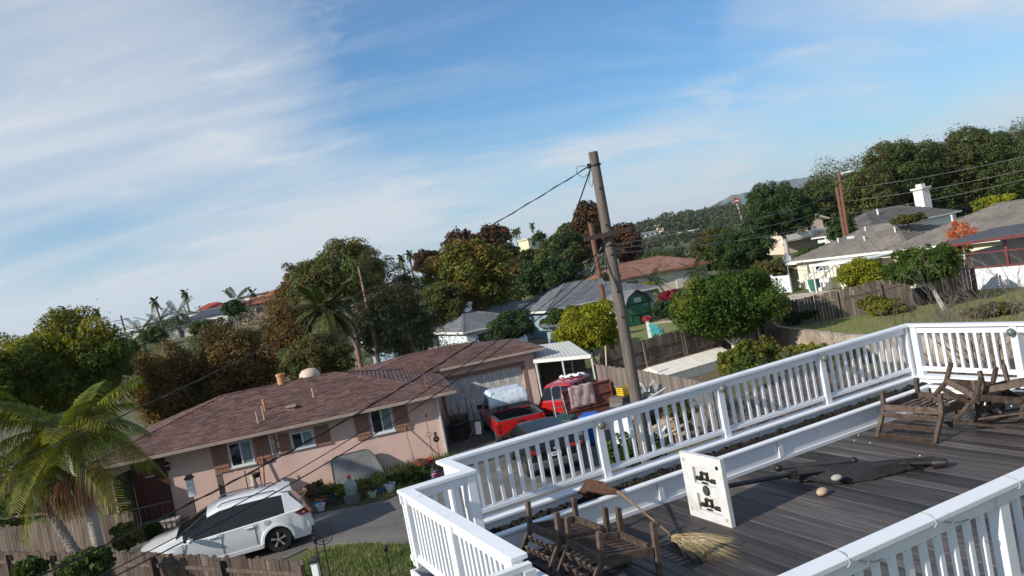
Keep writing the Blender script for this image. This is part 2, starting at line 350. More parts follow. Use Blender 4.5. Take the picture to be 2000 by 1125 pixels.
# low bench box along the left edge
be=thing('deck_bench_box','low white closed box along the short left side of the deck','box',(0,0,DZ),DA)
obj('top_board',MB().box(2.16,2.84,4.9,7.84,.27,.30),WHITE,be,bevel=.005)
obj('front_panel',MB().box(2.78,2.81,4.95,7.83,0,.268),WHITE,be)
obj('end_panel',MB().box(2.16,2.78,4.95,4.98,0,.268),WHITE,be)
# ---------------------------------------------------------------- railings
KNOB=mat('solar_lamp_glass',(.10,.12,.11),(.14,.16,.15),rough=.25)
def railing(name,label,p,q,posts,knobs=(),side=1,z0=.30,group='white railings round the deck',ext0=0,ext1=0,first=.06,capz=1.08,base=None,gap=.136):
    """p,q in deck s,t; local x runs p->q; the deck side is +y*side"""
    d=Vector((q[0]-p[0],q[1]-p[1])); L=d.length; a=math.atan2(d.y,d.x)
    w_=DP(*p); t=thing(name,label,'railing',(w_.x,w_.y,DZ),DA+a,group)
    cap=MB().box(-ext0,L+ext1,-.07,.07,capz-.04,capz); obj('cap_rail',cap,WHITE,t,bevel=.006)
    obj('top_rail',MB().box(0,L,-.02,.02,capz-.132,capz-.041),WHITE,t)
    obj('bottom_rail',MB().box(0,L,-.035,.035,.365,.41).box(0,L,-.02,.02,.411,.43),WHITE,t,bevel=.004)
    pw=.10
    for x in posts:
        cbox('post',(pw,pw,capz-.042-(z0 if base is None else base)),WHITE,t,(x,0,z0 if base is None else base),bevel=.006)
    for x in knobs:
        k=obj('post_lamp',MB().lathe([(.012,0),(.045,.012),(.056,.04),(.05,.07),(.03,.09),(.004,.097)],14,axis='y'),KNOB,t,smooth=True,loc=(x,side*.05,capz-.115))
        if side<0: k.rotation_euler=(0,0,math.pi)
    ps=sorted(posts)
    for i in range(len(ps)-1):
        a0,a1=ps[i]+pw/2,ps[i+1]-pw/2; n=max(1,round((a1-a0)/gap))
        for k in range(1,n):
            x=a0+(a1-a0)*k/n; cbox('baluster',(.043,.038,capz-.133-.431),WHITE,t,(x+random.uniform(-.003,.003),0,.431),(0,random.uniform(-.006,.006),0),bevel=.003)
    return t
back=railing('deck_railing','long white railing along the back of the deck behind the planter',(2.75,8.59),(10.39,8.59),[.05,2.03,3.93,5.79,7.58],[2.03,3.93,5.79],side=-1,ext0=.07,ext1=.07)
rail_r=railing('deck_railing','white railing on the right side of the deck behind the overturned chairs',(10.39,8.515),(10.39,3.6),[.05,1.58,3.2,4.85],[1.58],side=-1)
rail_j=railing('deck_railing','very short white railing jogging between the long back and left corner railings',(2.75,8.515),(2.75,7.90),[.55],side=1)
rail_c=railing('deck_railing','short white railing at the left corner of the deck above the driveway',(2.82,7.83),(1.99,7.83),[.07,.76],side=1,ext1=.0,gap=.12)
rail_l=railing('deck_railing','white railing on the left side of the deck with flaking cap end',(2.06,7.756),(2.06,5.16),[-.03,1.25,2.5],side=1,gap=.108)
rail_n=railing('deck_railing','white foreground railing with a grey cord wound round its cap',(2.5,3.50),(10.39,3.50),[.1,2.27,4.2,6.1,7.7],side=1,base=0.0)
# handrail of the side steps
st=thing('step_handrail','thin white handrail running off from the left railing end','handrail',DP(2.12,5.12),DA)
obj('rail',MB().box(-1.3,.0,-.03,.03,.985,1.03),WHITE,st,bevel=.004)
for k in range(8): cbox('baluster',(.038,.038,.60),WHITE,st,(-.12-.15*k,0,.385),bevel=.003)
cbox('post',(.09,.09,.985),WHITE,st,(-.03,.0,0)); cbox('post',(.09,.09,.985),WHITE,st,(-1.24,0,0))
obj('rail',MB().box(-1.19,-.08,-.025,.025,.34,.383),WHITE,st)
obj('landing',MB().box(-1.4,-.15,-.6,.12,-.2,0),WHITE,st)
# cord wound round the foreground cap
ct=[]; 
def cordpt(s,ph,r=.055): return DP(s,3.50+.082*math.cos(ph),1.06+.034*math.sin(ph))
cm=MB(); s=2.6
for k,(sa,sb) in enumerate(((2.62,3.30),(3.30,4.04),(4.04,4.86),(4.86,5.7),(5.7,6.5))):
    pts=[]
    for i in range(9):   # over the cap
        ph=math.pi*(1.15-1.3*i/8); pts.append(DP(sa+.03+.012*i,3.50-.088*math.cos(ph)*-1,1.052+.036*math.sin(ph)))
    x0=sa+.13
    for i in range(1,9):   # sag below on the far side
        f=i/8; pts.append(DP(x0+(sb-x0+.03)*f,3.50-.08+.16*f,1.03-.08*math.sin(math.pi*f)))
    cm.tube(pts,.0048,6)
tag(obj('cord',cm,mat('grey_cord',(.30,.31,.33),(.40,.41,.42),rough=.6),smooth=True),'grey cord wound round the cap of the foreground railing','cord')

# clods and roots in the planter soil
mb=MB()
for k in range(420):
    x=random.uniform(2.95,9.75); y=random.uniform(8.0,8.45); r_=random.uniform(.015,.05); mb.blob((x,y,.19),(r_*1.4,r_,r_*.7),6,4,.5)
tag(obj('clods',mb,SOIL,pl),kind='stuff')
# ---------------------------------------------------------------- roofs
SHING=mat('brown_asphalt_shingle',(.130,.070,.056),(.162,.092,.076),scale=.6,rough=.9,bump=.3,bscale=60,isl=.36,c3=(.118,.072,.066),s3=2.6,lo3=.42,hi3=.6)
def shingle_plane(mb,pts,course,tab,th,eave,gap=.006,jit=.25):
    """cover a roof polygon (coplanar, ccw from above; first edge = eave) with overlapping tabs"""
    P=[Vector(p) for p in pts]; o=P[0]; ex=(P[1]-P[0]).normalized(); nn=ex.cross((P[-1]-P[0])).normalized()
    if nn.z<0: nn=-nn
    ey=nn.cross(ex).normalized()
    if ey.z<0: ey=-ey
    uv=[((p-o).dot(ex),(p-o).dot(ey)) for p in P]; vmax=max(b for a,b in uv)
    def span(v):
        xs=[]
        for i in range(len(uv)):
            (x1,y1),(x2,y2)=uv[i],uv[(i+1)%len(uv)]
            if (y1<=v<y2) or (y2<=v<y1): xs.append(x1+(x2-x1)*(v-y1)/(y2-y1))
        return (min(xs),max(xs)) if len(xs)>1 else None
    v=0.; k=0
    while v<vmax-.02:
        sp_=span(v+course*.5)
        if sp_ is None: v+=course; continue
        a,b=sp_; x=a-random.random()*tab
        while x<b:
            w_=tab*random.uniform(.8,1.2); x0=max(a,x); x1=min(b,x+w_-gap)
            if x1-x0>.03:
                j=random.uniform(0,jit)*th; vt=min(v+course*1.25,vmax)
                q=lambda xx,vv,hh: tuple(o+ex*xx+ey*vv+nn*hh)
                mb.add([q(x0,v,th+j),q(x1,v,th+j),q(x1,vt,.004),q(x0,vt,.004),q(x0,v,.0),q(x1,v,.0)],[(0,1,2,3),(4,5,1,0)])
            x+=w_
        v+=course; k+=1
def hip_roof(parent,x0,x1,y0,y1,ze,zr,matl,name='roof',course=.185,tab=.34,th=.030,inset=None,th_edge=.10,gable=(False,False),trimm=None,capm=True):
    """hip roof over the rectangle, ridge along local x; parts: roof deck, stuff shingles, ridge caps"""
    ym=(y0+y1)/2; hr=(y1-y0)/2 if inset is None else inset
    a=x0 if gable[0] else x0+hr; b=x1 if gable[1] else x1-hr
    A,B,C,D=(x0,y0,ze),(x1,y0,ze),(x1,y1,ze),(x0,y1,ze); E_,F_=(a,ym,zr),(b,ym,zr)
    mb=MB(); dn=lambda p:(p[0],p[1],p[2]-th_edge)
    mb.poly([A,B,F_,E_]); mb.poly([C,D,E_,F_]); mb.poly([B,C,F_]); mb.poly([D,A,E_])
    mb.poly([dn(A),dn(D),dn(C),dn(B)])
    for p,q in((A,B),(B,C),(C,D),(D,A)): mb.poly([dn(p),dn(q),q,p])
    ro=obj(name,mb,matl,parent)
    sh=MB(); up=lambda p:(p[0],p[1],p[2]+.004)
    for pl_ in ([A,B,F_,E_],[B,C,F_],[C,D,E_,F_],[D,A,E_]): shingle_plane(sh,[up(p) for p in pl_],course,tab,th,None)
    tag(obj('shingles',sh,matl,ro),kind='stuff')
    if capm:
        cp=MB()
        for p,q in((E_,F_),(A,E_),(B,F_),(C,F_),(D,E_)):
            p,q=Vector(p),Vector(q); n=max(1,int((q-p).length/.2))
            for i in range(n): 
                s_=p+(q-p)*(i/n); e_=p+(q-p)*((i+1.15)/n); cp.beam(s_+Vector((0,0,.035)),e_+Vector((0,0,.02)),.17,.025)
        tag(obj('ridge_caps',cp,matl,ro),kind='stuff')
    return ro
# ---------------------------------------------------------------- pink house
PINK=mat('pink_stucco',(.62,.435,.375),(.68,.49,.425),scale=1.1,rough=.9,bump=.45,bscale=45,c3=(.53,.385,.34),s3=.9,lo3=.5,hi3=.75)
GUT=mat('gutter_brown',(.30,.235,.205),(.36,.285,.25),rough=.6)
SHUT=mat('shutter_wood',(.25,.125,.09),(.33,.18,.13),scale=3,rough=.85,stretch=(4,4,.6))
house=thing('pink_house','long pink stucco house with brown shingle hip roof and wooden shutters','house',HW,HA)
obj('wall',MB().box(-12.6,0,0,8.0,-.1,2.55),PINK,house)
hr_=hip_roof(house,-13.15,.62,-.55,8.55,2.58,3.78,SHING)
obj('gutter',MB().box(-13.2,.68,-.64,-.56,2.46,2.57),GUT,house)
obj('gutter',MB().box(.63,.70,-.55,6.0,2.46,2.57),GUT,house)
obj('downspout',MB().box(-12.58,-12.52,-.10,-.02,.1,2.45),GUT,house)
obj('downspout',MB().box(-.12,-.06,-.09,-.02,.1,2.45),WHITE2,house)
def WPT(px,py,v=0.):
    """photo pixel on the front wall plane (offset v) -> (u,z)"""
    r=ray(px,py); n=Vector((-math.sin(HA),math.cos(HA),0)); o=HP(0,v)-Vector((0,0,H)); k=o.dot(n)/r.dot(n); p=r*k+Vector((0,0,H))
    d=p-HW; return d.x*math.cos(HA)+d.y*math.sin(HA),p.z
WINF=mat('window_frame_white',(.66,.68,.70),rough=.4)
CURT=mat('curtain',(.30,.37,.38),(.42,.48,.48),scale=5,rough=.9,stretch=(8,1,.4))
def window(parent,u0,u1,z0,z1,y=0.,curtain=True,frame=WINF,name='window'):
    o=obj(name,MB().box(u0,u1,y-.045,y-.002,z0,z0+.05).box(u0,u1,y-.045,y-.002,z1-.05,z1).box(u0,u0+.05,y-.045,y-.002,z0+.05,z1-.05).box(u1-.05,u1,y-.045,y-.002,z0+.05,z1-.05).box((u0+u1)/2-.03,(u0+u1)/2+.03,y-.05,y-.003,z0+.05,z1-.05),frame,parent)
    um=(u0+u1)/2
    obj('pane',MB().box(u0+.05,um-.03,y-.02,y-.004,z0+.05,z1-.05),DGLASS,o); obj('pane',MB().box(um+.03,u1-.05,y-.03,y-.014,z0+.05,z1-.05),DGLASS if not curtain else mat('curtained_glass',(.15,.20,.21),(.24,.29,.30),scale=4,rough=.08,stretch=(9,1,.3),spec=.7),o)
    obj('sill',MB().box(u0-.05,u1+.05,y-.08,y-.002,z0-.06,z0-.002),frame,o); return o
for (x0,y0,x1,y1) in ((449,861,494,909),(570,842,612,873),(725,797,766,845)):
    ua,zb=WPT(x0,(y0+y1)/2+6); ub,_=WPT(x1,(y0+y1)/2-6); um=(ua+ub)/2
    _,zt=WPT((x0+x1)/2,y0); _,zb=WPT((x0+x1)/2,y1)
    window(house,ua,ub,zb,zt)
    sw=(.62 if (x1-x0)>46 else .55)
    for sg,e in((-1,ua),(1,ub)):
        c=e+sg*(sw/2+.07); sh_=obj('shutter',MB().box(c-sw/2,c+sw/2,-.035,-.002,zb-.1,zt+.06),SHUT,house)
        for k in range(4): cbox('board',(sw/4-.012,.018,zt-zb+.155),SHUT,sh_,(c-sw/2+(k+.5)*sw/4,-.0452,zb-.098))
        for zz_ in (zb+.08,zt-.2): obj('batten',MB().box(c-sw/2+.01,c+sw/2-.01,-.078,-.055,zz_,zz_+.10),SHUT,sh_)
# front door, lamp
du0,_=WPT(268,950); du1,_=WPT(326,945); _,dt=WPT(292,905); 
DOORM=mat('dark_red_door',(.075,.022,.018),(.11,.035,.028),scale=3,rough=.5,stretch=(4,1,.5))
dr_=obj('door',MB().box(du0,du1,-.03,-.003,.15,dt),DOORM,house)
for i in range(2):
    for j in range(3):
        pu=du0+.12+i*(du1-du0-.1)/2; obj('door_panel',MB().box(pu,pu+(du1-du0)/2-.2,-.045,-.031,.3+j*.62,.78+j*.62),DOORM,dr_,bevel=.008)
obj('mail_slot',MB().box((du0+du1)/2-.16,(du0+du1)/2+.16,-.052,-.046,dt-.5,dt-.44),STEEL,dr_)
obj('door_frame',MB().box(du0-.1,du0-.002,-.06,-.003,.1,dt+.1).box(du1+.002,du1+.1,-.06,-.003,.1,dt+.1).box(du0,du1,-.06,-.003,dt+.002,dt+.1),mat('door_frame_brown',(.06,.03,.022),rough=.6),house)
scr=obj('screen_door',MB().box(-.0,.9,-.02,.02,.0,.05).box(0,.9,-.02,.02,1.95,2.0).box(0,.05,-.02,.02,.05,1.95).box(.85,.9,-.02,.02,.05,1.95),BLACKM,house,loc=(du0-.12,-.06,.16),rot=(0,0,R(-115)))
for k in range(9): obj('bar',MB().box(.06+.085*k,.075+.085*k,-.008,.008,.05,1.95),BLACKM,scr)
obj('mesh_panel',MB().box(.05,.85,-.004,.004,.05,1.95),mat('screen_mesh',(.02,.02,.02),rough=.8),scr)
lu,lz=WPT(330,910)
la=obj('wall_lamp',MB().lathe([(.02,-.16),(.07,-.12),(.085,.08),(.11,.09),(.03,.18),(.01,.2)],8,(lu,-.14,lz)),BLACKM,house)
obj('lamp_glass',MB().lathe([(.06,-.1),(.088,.07)],8,(lu,-.14,lz)),mat('lamp_glass',(.5,.5,.46),rough=.2),la); obj('bracket',MB().beam((lu,-.14,lz+.05),(lu,0,lz+.1),.03,.03),BLACKM,la)
obj('porch_step',MB().box(du0-.4,du1+.3,-1.1,-.004,.0,.15),mat('concrete',(.30,.28,.26),(.38,.36,.33),rough=.9),house)
# vents and pipes on the roof: foot found on the front slope from the photo
def ROOFPT(px,py):
    """photo pixel on the front roof slope -> local (u,v,z)"""
    for i in range(400):
        v=-.5+i*.0115; z=2.58+(v+.55)*(1.2/4.55); u,zz_=WPT(px,py,v)
        if zz_<=z+.0: return u,v,z
    return u,4.,3.78
CLAYP=mat('clay_vent',(.42,.20,.09),(.50,.27,.14),rough=.8); TANV=mat('tan_vent',(.33,.24,.19),(.40,.30,.24),rough=.7)
for px,py,h,r_,m_ in((518,803,.42,.05,CLAYP),(517,820,.5,.04,TANV),(505,828,.42,.04,TANV),(613,775,.3,.045,TANV)):
    u,v,z=ROOFPT(px,py); obj('vent_pipe',MB().lathe([(r_*1.8,-.06),(r_*1.8,.0),(r_,.03),(r_,h),(r_*1.25,h+.002),(r_*1.25,h+.05)],12,(u,v,z)),m_,house,smooth=True)
u,v,z=ROOFPT(569,800); obj('roof_vent',MB().box(u-.14,u+.14,v-.12,v+.12,z-.05,z+.1).box(u-.2,u+.2,v-.18,v+.18,z+.101,z+.16),TANV,house)
obj('chimney_pot',MB().lathe([(.17,-.4),(.17,.25),(.2,.26),(.2,.36)],14,(-6.15,4.0,3.85)),CLAYP,house,smooth=True)
obj('turbine_vent',MB().lathe([(.3,-.2),(.34,.05),(.46,.1),(.44,.28),(.3,.45),(.05,.5)],16,(-5.0,4.6,3.65)),mat('vent_dome_tan',(.50,.38,.31),(.56,.44,.36),rough=.5),house,smooth=True)
# TV antenna on the right hip
an=thing('tv_antenna','thin rusty tv antenna mast on the right end of the brown roof','antenna',HP(-.35,.1,2.7),HA)
obj('mast',MB().tube([(0,0,0),(0,0,1.35)],.022,6),RUST,an); obj('foot',MB().box(-.12,.12,-.12,.12,-.02,.03),STEEL,an)
for k in range(4):
    a=k*math.pi/2+.4; obj('guy_wire',MB().tube([(0,0,1.3),(.25*math.cos(a),.25*math.sin(a),.85)],.008,5),RUST,an)
# garage wing
gar=thing('garage','pink stucco garage with peeling white door and low brown shingle roof','garage',HW,HA)
obj('wall',MB().box(-.0,.75,6.30,12.6,-.1,2.78).box(4.65,5.25,6.30,12.6,-.1,2.78).box(.75,4.65,6.30,12.6,2.14,2.78).box(-3,-.0,8.02,12.6,-.1,2.70),PINK,gar)
hip_roof(gar,-4.2,5.75,5.80,13.1,2.80,3.42,SHING)
obj('gutter',MB().box(.72,5.8,5.71,5.79,2.68,2.79),GUT,gar)
PEEL=mat('peeling_white_door',(.58,.58,.57),(.33,.32,.315),scale=5,rough=.85,stretch=(3,1,.35),lo=.42,hi=.6,c3=(.12,.11,.10),s3=4,lo3=.60,hi3=.72,bump=.2)
gd_=obj('garage_door',MB().box(.752,4.648,6.45,6.49,.0,2.138),PEEL,gar)
for k in range(8): cbox('door_board',(.476,.02,2.12),PEEL,gd_,(.752+.487*(k+.5),6.438,.01))
obj('door_trim',MB().box(.60,.749,6.26,6.298,0,2.30).box(4.651,4.80,6.26,6.298,0,2.30).box(.75,4.65,6.26,6.298,2.142,2.30),mat('brown_trim',(.20,.12,.09),(.26,.16,.12),rough=.8),gar)
# ---------------------------------------------------------------- vehicles
CARGLASS=mat('car_glass',(.010,.011,.013),rough=.04,spec=.55)
CHROME=mat('chrome',(.55,.56,.58),rough=.18,metal=.6)
TAILR=mat('tail_lamp_red',(.28,.012,.014),rough=.12,coat=.6)
TYRE=mat('tyre',(.016,.016,.017),(.028,.027,.026),rough=.8)
def wheel(par,x,y,r,side,rimm,spokes=5):
    w_=link('wheel',None,par)if False else None
    t=obj('wheel',MB().lathe([(r*.60,-.115),(r*.93,-.115),(r,-.075),(r,.075),(r*.93,.115),(r*.60,.115)],28,axis='y',cap=False),TYRE,par,smooth=50,loc=(x,y,r))
    s=side; mb=MB()
    mb.lathe([(r*.62,s*.085),(r*.62,s*.118),(r*.56,s*.118),(r*.56,s*.03),(.001,s*.03)] if s>0 else [(r*.62,s*.085),(r*.62,s*.118),(r*.56,s*.118),(r*.56,s*.03),(.001,s*.03)],28,axis='y',cap=False)
    obj('rim',mb,BLACKM,t,smooth=40)
    sp_=MB()
    for k in range(spokes):
        a=2*math.pi*k/spokes+.3
        sp_.beam((.05*math.cos(a),s*.10,.05*math.sin(a)),(r*.585*math.cos(a),s*.108,r*.585*math.sin(a)),.05,.022,up=(0,1,0) if False else (-math.sin(a),0,math.cos(a)),w2=.03,h2=.075)
    sp_.lathe([(.001,s*.122),(.05,s*.118),(.06,s*.08)],12,axis='y',cap=False)
    obj('spokes',sp_,rimm,t); obj('brake_drum',MB().lathe([(r*.55,s*.02),(.001,s*.02)],20,axis='y',cap=False),BLACKM,t)
    return t
def carbody(par,L,W,top,belt,wid,wheels,R_,zs,rw,side_glass,wind,rear,paint,open_bed=None,tumble=.5,pillars=()):
    """loft a car shell along x (front = +x). top/belt/wid: [(x,val)...]. returns dict of parts"""
    ip=lambda tab,x: float(np.interp(x,[a for a,b in tab],[b for a,b in tab]))
    xs=set(np.linspace(-L/2,L/2,70))
    for xw in wheels: xs|=set(np.linspace(xw-R_,xw+R_,17))
    for a,b in list(side_glass)+[wind,rear]: xs|={a,b}
    for tab in(top,belt): xs|={a for a,b in tab}
    xs=sorted(x for x in xs if -L/2<=x<=L/2); xs=[x for i,x in enumerate(xs) if i==0 or x-xs[i-1]>.004]
    secs=[]
    for x in xs:
        zl=zs
        for xw in wheels:
            d=abs(x-xw)
            if d<R_: zl=max(zl,rw+math.sqrt(max(0,R_*R_-d*d)))
        b=ip(belt,x); t=max(ip(top,x),b+.015); w_=ip(wid,x); h=t-b; k=min(1,h/tumble); wr=w_*(.95-.17*k)
        arch=.02 if zl>zs+.05 else 0
        secs.append([(w_*.955+arch,zl),(w_+arch,zl+.22*(b-zl)),(w_*1.005,zl+.6*(b-zl)),(w_*.985,b-.02*1),(w_*.955,b+.0),(w_*.955+(wr-w_*.955)*.45,b+h*.42),(wr,b+h*.84),(wr*.90,b+h*.955),(wr*.5,t-.004*h),(0,t)])
    n=len(secs[0]); F={}
    def put(key,i,rows,sg):
        mb=F.setdefault(key,MB())
        for j in rows:
            q=[(xs[i],sg*secs[i][j][0],secs[i][j][1]),(xs[i+1],sg*secs[i+1][j][0],secs[i+1][j][1]),(xs[i+1],sg*secs[i+1][j+1][0],secs[i+1][j+1][1]),(xs[i],sg*secs[i][j+1][0],secs[i][j+1][1])]
            if sg>0: q=q[::-1]
            mb.add(q,[(0,1,2,3)])
    for i in range(len(xs)-1):
        xm=(xs[i]+xs[i+1])/2
        for sg in(1,-1):
            put('body',i,range(0,4),sg)
            gk=None
            for gi,(a,b) in enumerate(side_glass):
                if a<xm<b: gk=('side',gi,sg)
            put(gk or ('pillar' if side_glass[0][0]<xm<side_glass[-1][1] else 'body'),i,(4,5),sg)
            if wind[0]<xm<wind[1]: put('windshield',i,(6,7,8),sg)
            elif rear[0]<xm<rear[1]: put('rear_window',i,(6,7,8),sg)
            elif open_bed and open_bed[0]<xm<open_bed[1]: put('body',i,(6,),sg)
            else: put('body',i,(6,7,8),sg)
    for i in(0,len(xs)-1):
        c=[(xs[i],y,z) for y,z in secs[i]]+[(xs[i],-y,z) for y,z in secs[i][::-1][1:]]
        F['body'].add(c,[tuple(range(len(c))) if i==0 else tuple(range(len(c)))[::-1]])
    body=obj('body',F['body'],paint,par)
    bm=bmesh.new(); bm.from_mesh(body.data); bmesh.ops.remove_doubles(bm,verts=bm.verts,dist=.002); bmesh.ops.recalc_face_normals(bm,faces=bm.faces); bm.to_mesh(body.data); bm.free()
    body.data.polygons.foreach_set('use_smooth',[True]*len(body.data.polygons)); body.data.set_sharp_from_angle(angle=R(32))
    for k,mb in F.items():
        if k=='body': continue
        nm='side_window' if isinstance(k,tuple) else k
        o=obj(nm,mb,BLACK if k=='pillar' else CARGLASS,par); me=o.data
        bm=bmesh.new(); bm.from_mesh(me); bmesh.ops.remove_doubles(bm,verts=bm.verts,dist=.002); bm.to_mesh(me); bm.free(); me.polygons.foreach_set('use_smooth',[True]*len(me.polygons))
    obj('underbody',MB().box(-L/2+.25,L/2-.25,-W/2*.9,W/2*.9,.22,zs+.14).box(-L/2+.5,L/2-.5,-W/2*.72,W/2*.72,zs+.14,.72),BLACK,par)
    return body
WCAR=mat('white_car_paint',(.78,.79,.80),rough=.28,coat=.8,spec=.5); RCAR=mat('red_car_paint',(.42,.013,.014),(.36,.012,.013),scale=2,rough=.3,coat=.7); BCAR=mat('black_car_paint',(.008,.008,.009),rough=.4,coat=.15,spec=.25)
# white crossover, nose to the left
a_=R(71); fx,fy=-math.sin(a_),-math.cos(a_); cw=G(548,1077)
cen=Vector((cw.x+1.42*fx-.80*(-fy),cw.y+1.42*fy-.80*fx,0.013))
suv=thing('parked_suv','white family suv parked on the driveway beside the pink house','car',cen,math.atan2(fy,fx))
carbody(suv,4.88,1.84,[(-2.44,.80),(-2.40,.95),(-2.30,1.08),(-1.95,1.59),(-1.78,1.655),(-1.2,1.70),(-.5,1.71),(.0,1.68),(.36,1.57),(1.22,1.13),(1.40,1.085),(1.9,1.02),(2.25,.90),(2.40,.74),(2.44,.60)],
    [(-2.44,.78),(-2.30,1.05),(-1.8,1.06),(-1.0,1.02),(.5,.97),(1.2,.96),(1.9,.90),(2.3,.74),(2.44,.52)],[(-2.44,.76),(-2.25,.87),(-1.5,.915),(0,.92),(1.5,.91),(2.1,.86),(2.36,.72),(2.44,.60)],
    (-1.44,1.45),.40,.24,.36,[(-1.74,-.86),(-.83,.03),(.09,1.05)],(.34,1.24),(-2.28,-1.95),WCAR)
for s_ in(1,-1):
    for xw in(-1.44,1.45):
        am=MB(); pr_=None
        for k in range(19):
            a=math.pi*k/18; p_=[(xw+rr_*math.cos(a),s_*yy,.36+rr_*math.sin(a)) for rr_,yy in((.405,.90),(.405,.955),(.475,.945),(.50,.915))]
            if pr_: 
                for i in range(3): am.add([pr_[i],p_[i],p_[i+1],pr_[i+1]],[(0,1,2,3)])
            pr_=p_
        obj('wheel_arch',am,WCAR,suv,smooth=30)
for x in(-1.44,1.45):
    for s_ in(1,-1): wheel(suv,x,s_*.80,.365,s_,CHROME)
for s_ in(1,-1):
    ld=obj('tail_light',MB().add([(-2.46,s_*.48,.86),(-2.42,s_*.76,.86),(-2.16,s_*.895,.87),(-1.98,s_*.905,1.02),(-2.27,s_*.82,1.06),(-2.38,s_*.50,1.03)],[(0,1,4,5),(1,2,3,4)]),TAILR,suv)
    ld.modifiers.new('s','SOLIDIFY').thickness=.04
    mr_=obj('mirror',MB().blob((.86,s_*1.02,1.04),(.09,.11,.085),12,8),WCAR,suv,smooth=True); obj('mirror_arm',MB().beam((.88,s_*.86,1.0),(.86,s_*.98,1.02),.06,.04),BLACK,mr_)
    for x in(-.72,.28): obj('door_handle',MB().box(x-.12,x+.12,s_*.925-.02,s_*.925+.02,.90,.935),WCAR,suv,bevel=.012)
    obj('roof_rail',MB().tube([(-1.62,s_*.60,1.65),(-1.55,s_*.60,1.72),(-.4,s_*.60,1.75),(-.1,s_*.60,1.73),(.02,s_*.60,1.66)],.022,6),mat('grey_rail',(.25,.25,.26),rough=.4,metal=.5),suv,smooth=True)
    obj('sill_trim',MB().box(-1.0,1.02,s_*.935-.015,s_*.935+.015,.24,.36),mat('white_sill',(.68,.69,.70),rough=.4),suv,bevel=.01)
    for x in(-.86,.06,1.08): obj('door_seam',MB().box(x-.006,x+.006,s_*.924-.006,s_*.924+.006,.40,.98),BLACK,suv)
obj('spoiler',MB().add([(-1.70,-.67,1.675),(-2.06,-.63,1.63),(-2.06,.63,1.63),(-1.70,.67,1.675),(-1.70,-.67,1.63),(-2.04,-.63,1.59),(-2.04,.63,1.59),(-1.70,.67,1.63)],[(0,1,2,3),(7,6,5,4),(1,5,6,2),(0,4,5,1),(2,6,7,3)]),WCAR,suv,bevel=.01)
obj('rear_bumper',MB().add([(-2.50,-.72,.45),(-2.50,.72,.45),(-2.36,.86,.45),(-2.36,-.86,.45),(-2.50,-.72,.62),(-2.50,.72,.62),(-2.36,.88,.66),(-2.36,-.88,.66)],[(0,1,5,4),(1,2,6,5),(3,0,4,7),(4,5,6,7),(3,2,1,0)]),WCAR,suv,bevel=.02)
obj('lower_valance',MB().box(-2.46,-2.2,-.78,.78,.26,.448),BLACK,suv); obj('license_plate',MB().box(-2.475,-2.462,-.16,.16,.70,.82),WHITE2,suv)
obj('fuel_door',MB().lathe([(.085,0),(.085,.012),(.07,.014)],20,axis='y',c=(-1.20,.922,.93)),mat('white_seam',(.6,.61,.62),rough=.3),suv)
# red pickup, tail to the camera
def pickup(name,label,loc,rz,paint):
    p=thing(name,label,'pickup',loc,rz)
    carbody(p,5.5,1.95,[(-2.75,1.06),(-.62,1.06),(-.60,1.08),(-.50,1.70),(-.3,1.78),(.75,1.76),(1.0,1.68),(1.55,1.16),(1.7,1.12),(2.5,1.05),(2.7,.85),(2.75,.7)],
        [(-2.75,1.03),(1.5,1.03),(2.5,.95),(2.75,.66)],[(-2.75,.95),(-2.5,.97),(2.0,.97),(2.5,.92),(2.75,.8)],(-1.70,1.72),.43,.42,.37,[(-.36,.20),(.28,1.36)],(1.0,1.55),(-.60,-.49),paint,open_bed=(-2.70,-.70))
    for x in(-1.70,1.72):
        for s_ in(1,-1): wheel(p,x,s_*.83,.37,s_,STEEL)
    obj('bed_liner',MB().add([(-2.66,-.82,1.055),(-.74,-.82,1.055),(-.74,.82,1.055),(-2.66,.82,1.055),(-2.66,-.8,.58),(-.74,-.8,.58),(-.74,.8,.58),(-2.66,.8,.58)],[(4,5,6,7),(0,4,7,3),(1,2,6,5),(0,1,5,4),(3,7,6,2)]),BLACK,p)
    obj('bed_rail',MB().box(-2.72,-.66,.80,.95,1.058,1.085).box(-2.72,-.66,-.95,-.80,1.058,1.085).box(-2.76,-2.62,-.797,.797,1.058,1.085),DARKGREY,p,bevel=.008)
    tg=obj('tailgate',MB().box(-2.80,-2.755,-.78,.78,.55,1.05),paint,p,bevel=.015)
    obj('handle',MB().box(-2.815,-2.80,-.14,.14,.90,.97),BLACKM,tg,bevel=.01)
    for s_ in(1,-1): obj('tail_light',MB().box(-2.79,-2.62,s_*.885-.085,s_*.885+.085,.66,.98),TAILR,p,bevel=.015)
    obj('bumper',MB().box(-2.92,-2.70,-.93,.93,.42,.55),BLACKM,p,bevel=.03); obj('license_plate',MB().box(-2.932,-2.921,-.16,.16,.43,.53),WHITE2,p)
    for s_ in(1,-1): obj('mirror',MB().box(.98,1.08,s_*1.06-.11,s_*1.06+.11,1.08,1.26),BLACK,p,bevel=.03)
    return p
pk=G(1024,848,.42); PKA=math.atan2(math.cos(HA),-math.sin(HA))
rt=pickup('pickup_truck','red pickup truck with tarp over its cab facing the garage',(pk.x+2.85*math.cos(PKA),pk.y+2.85*math.sin(PKA),.013),PKA,RCAR)
TARP=mat('silver_tarp',(.42,.50,.58),(.62,.68,.74),scale=6,rough=.5,bump=.5)
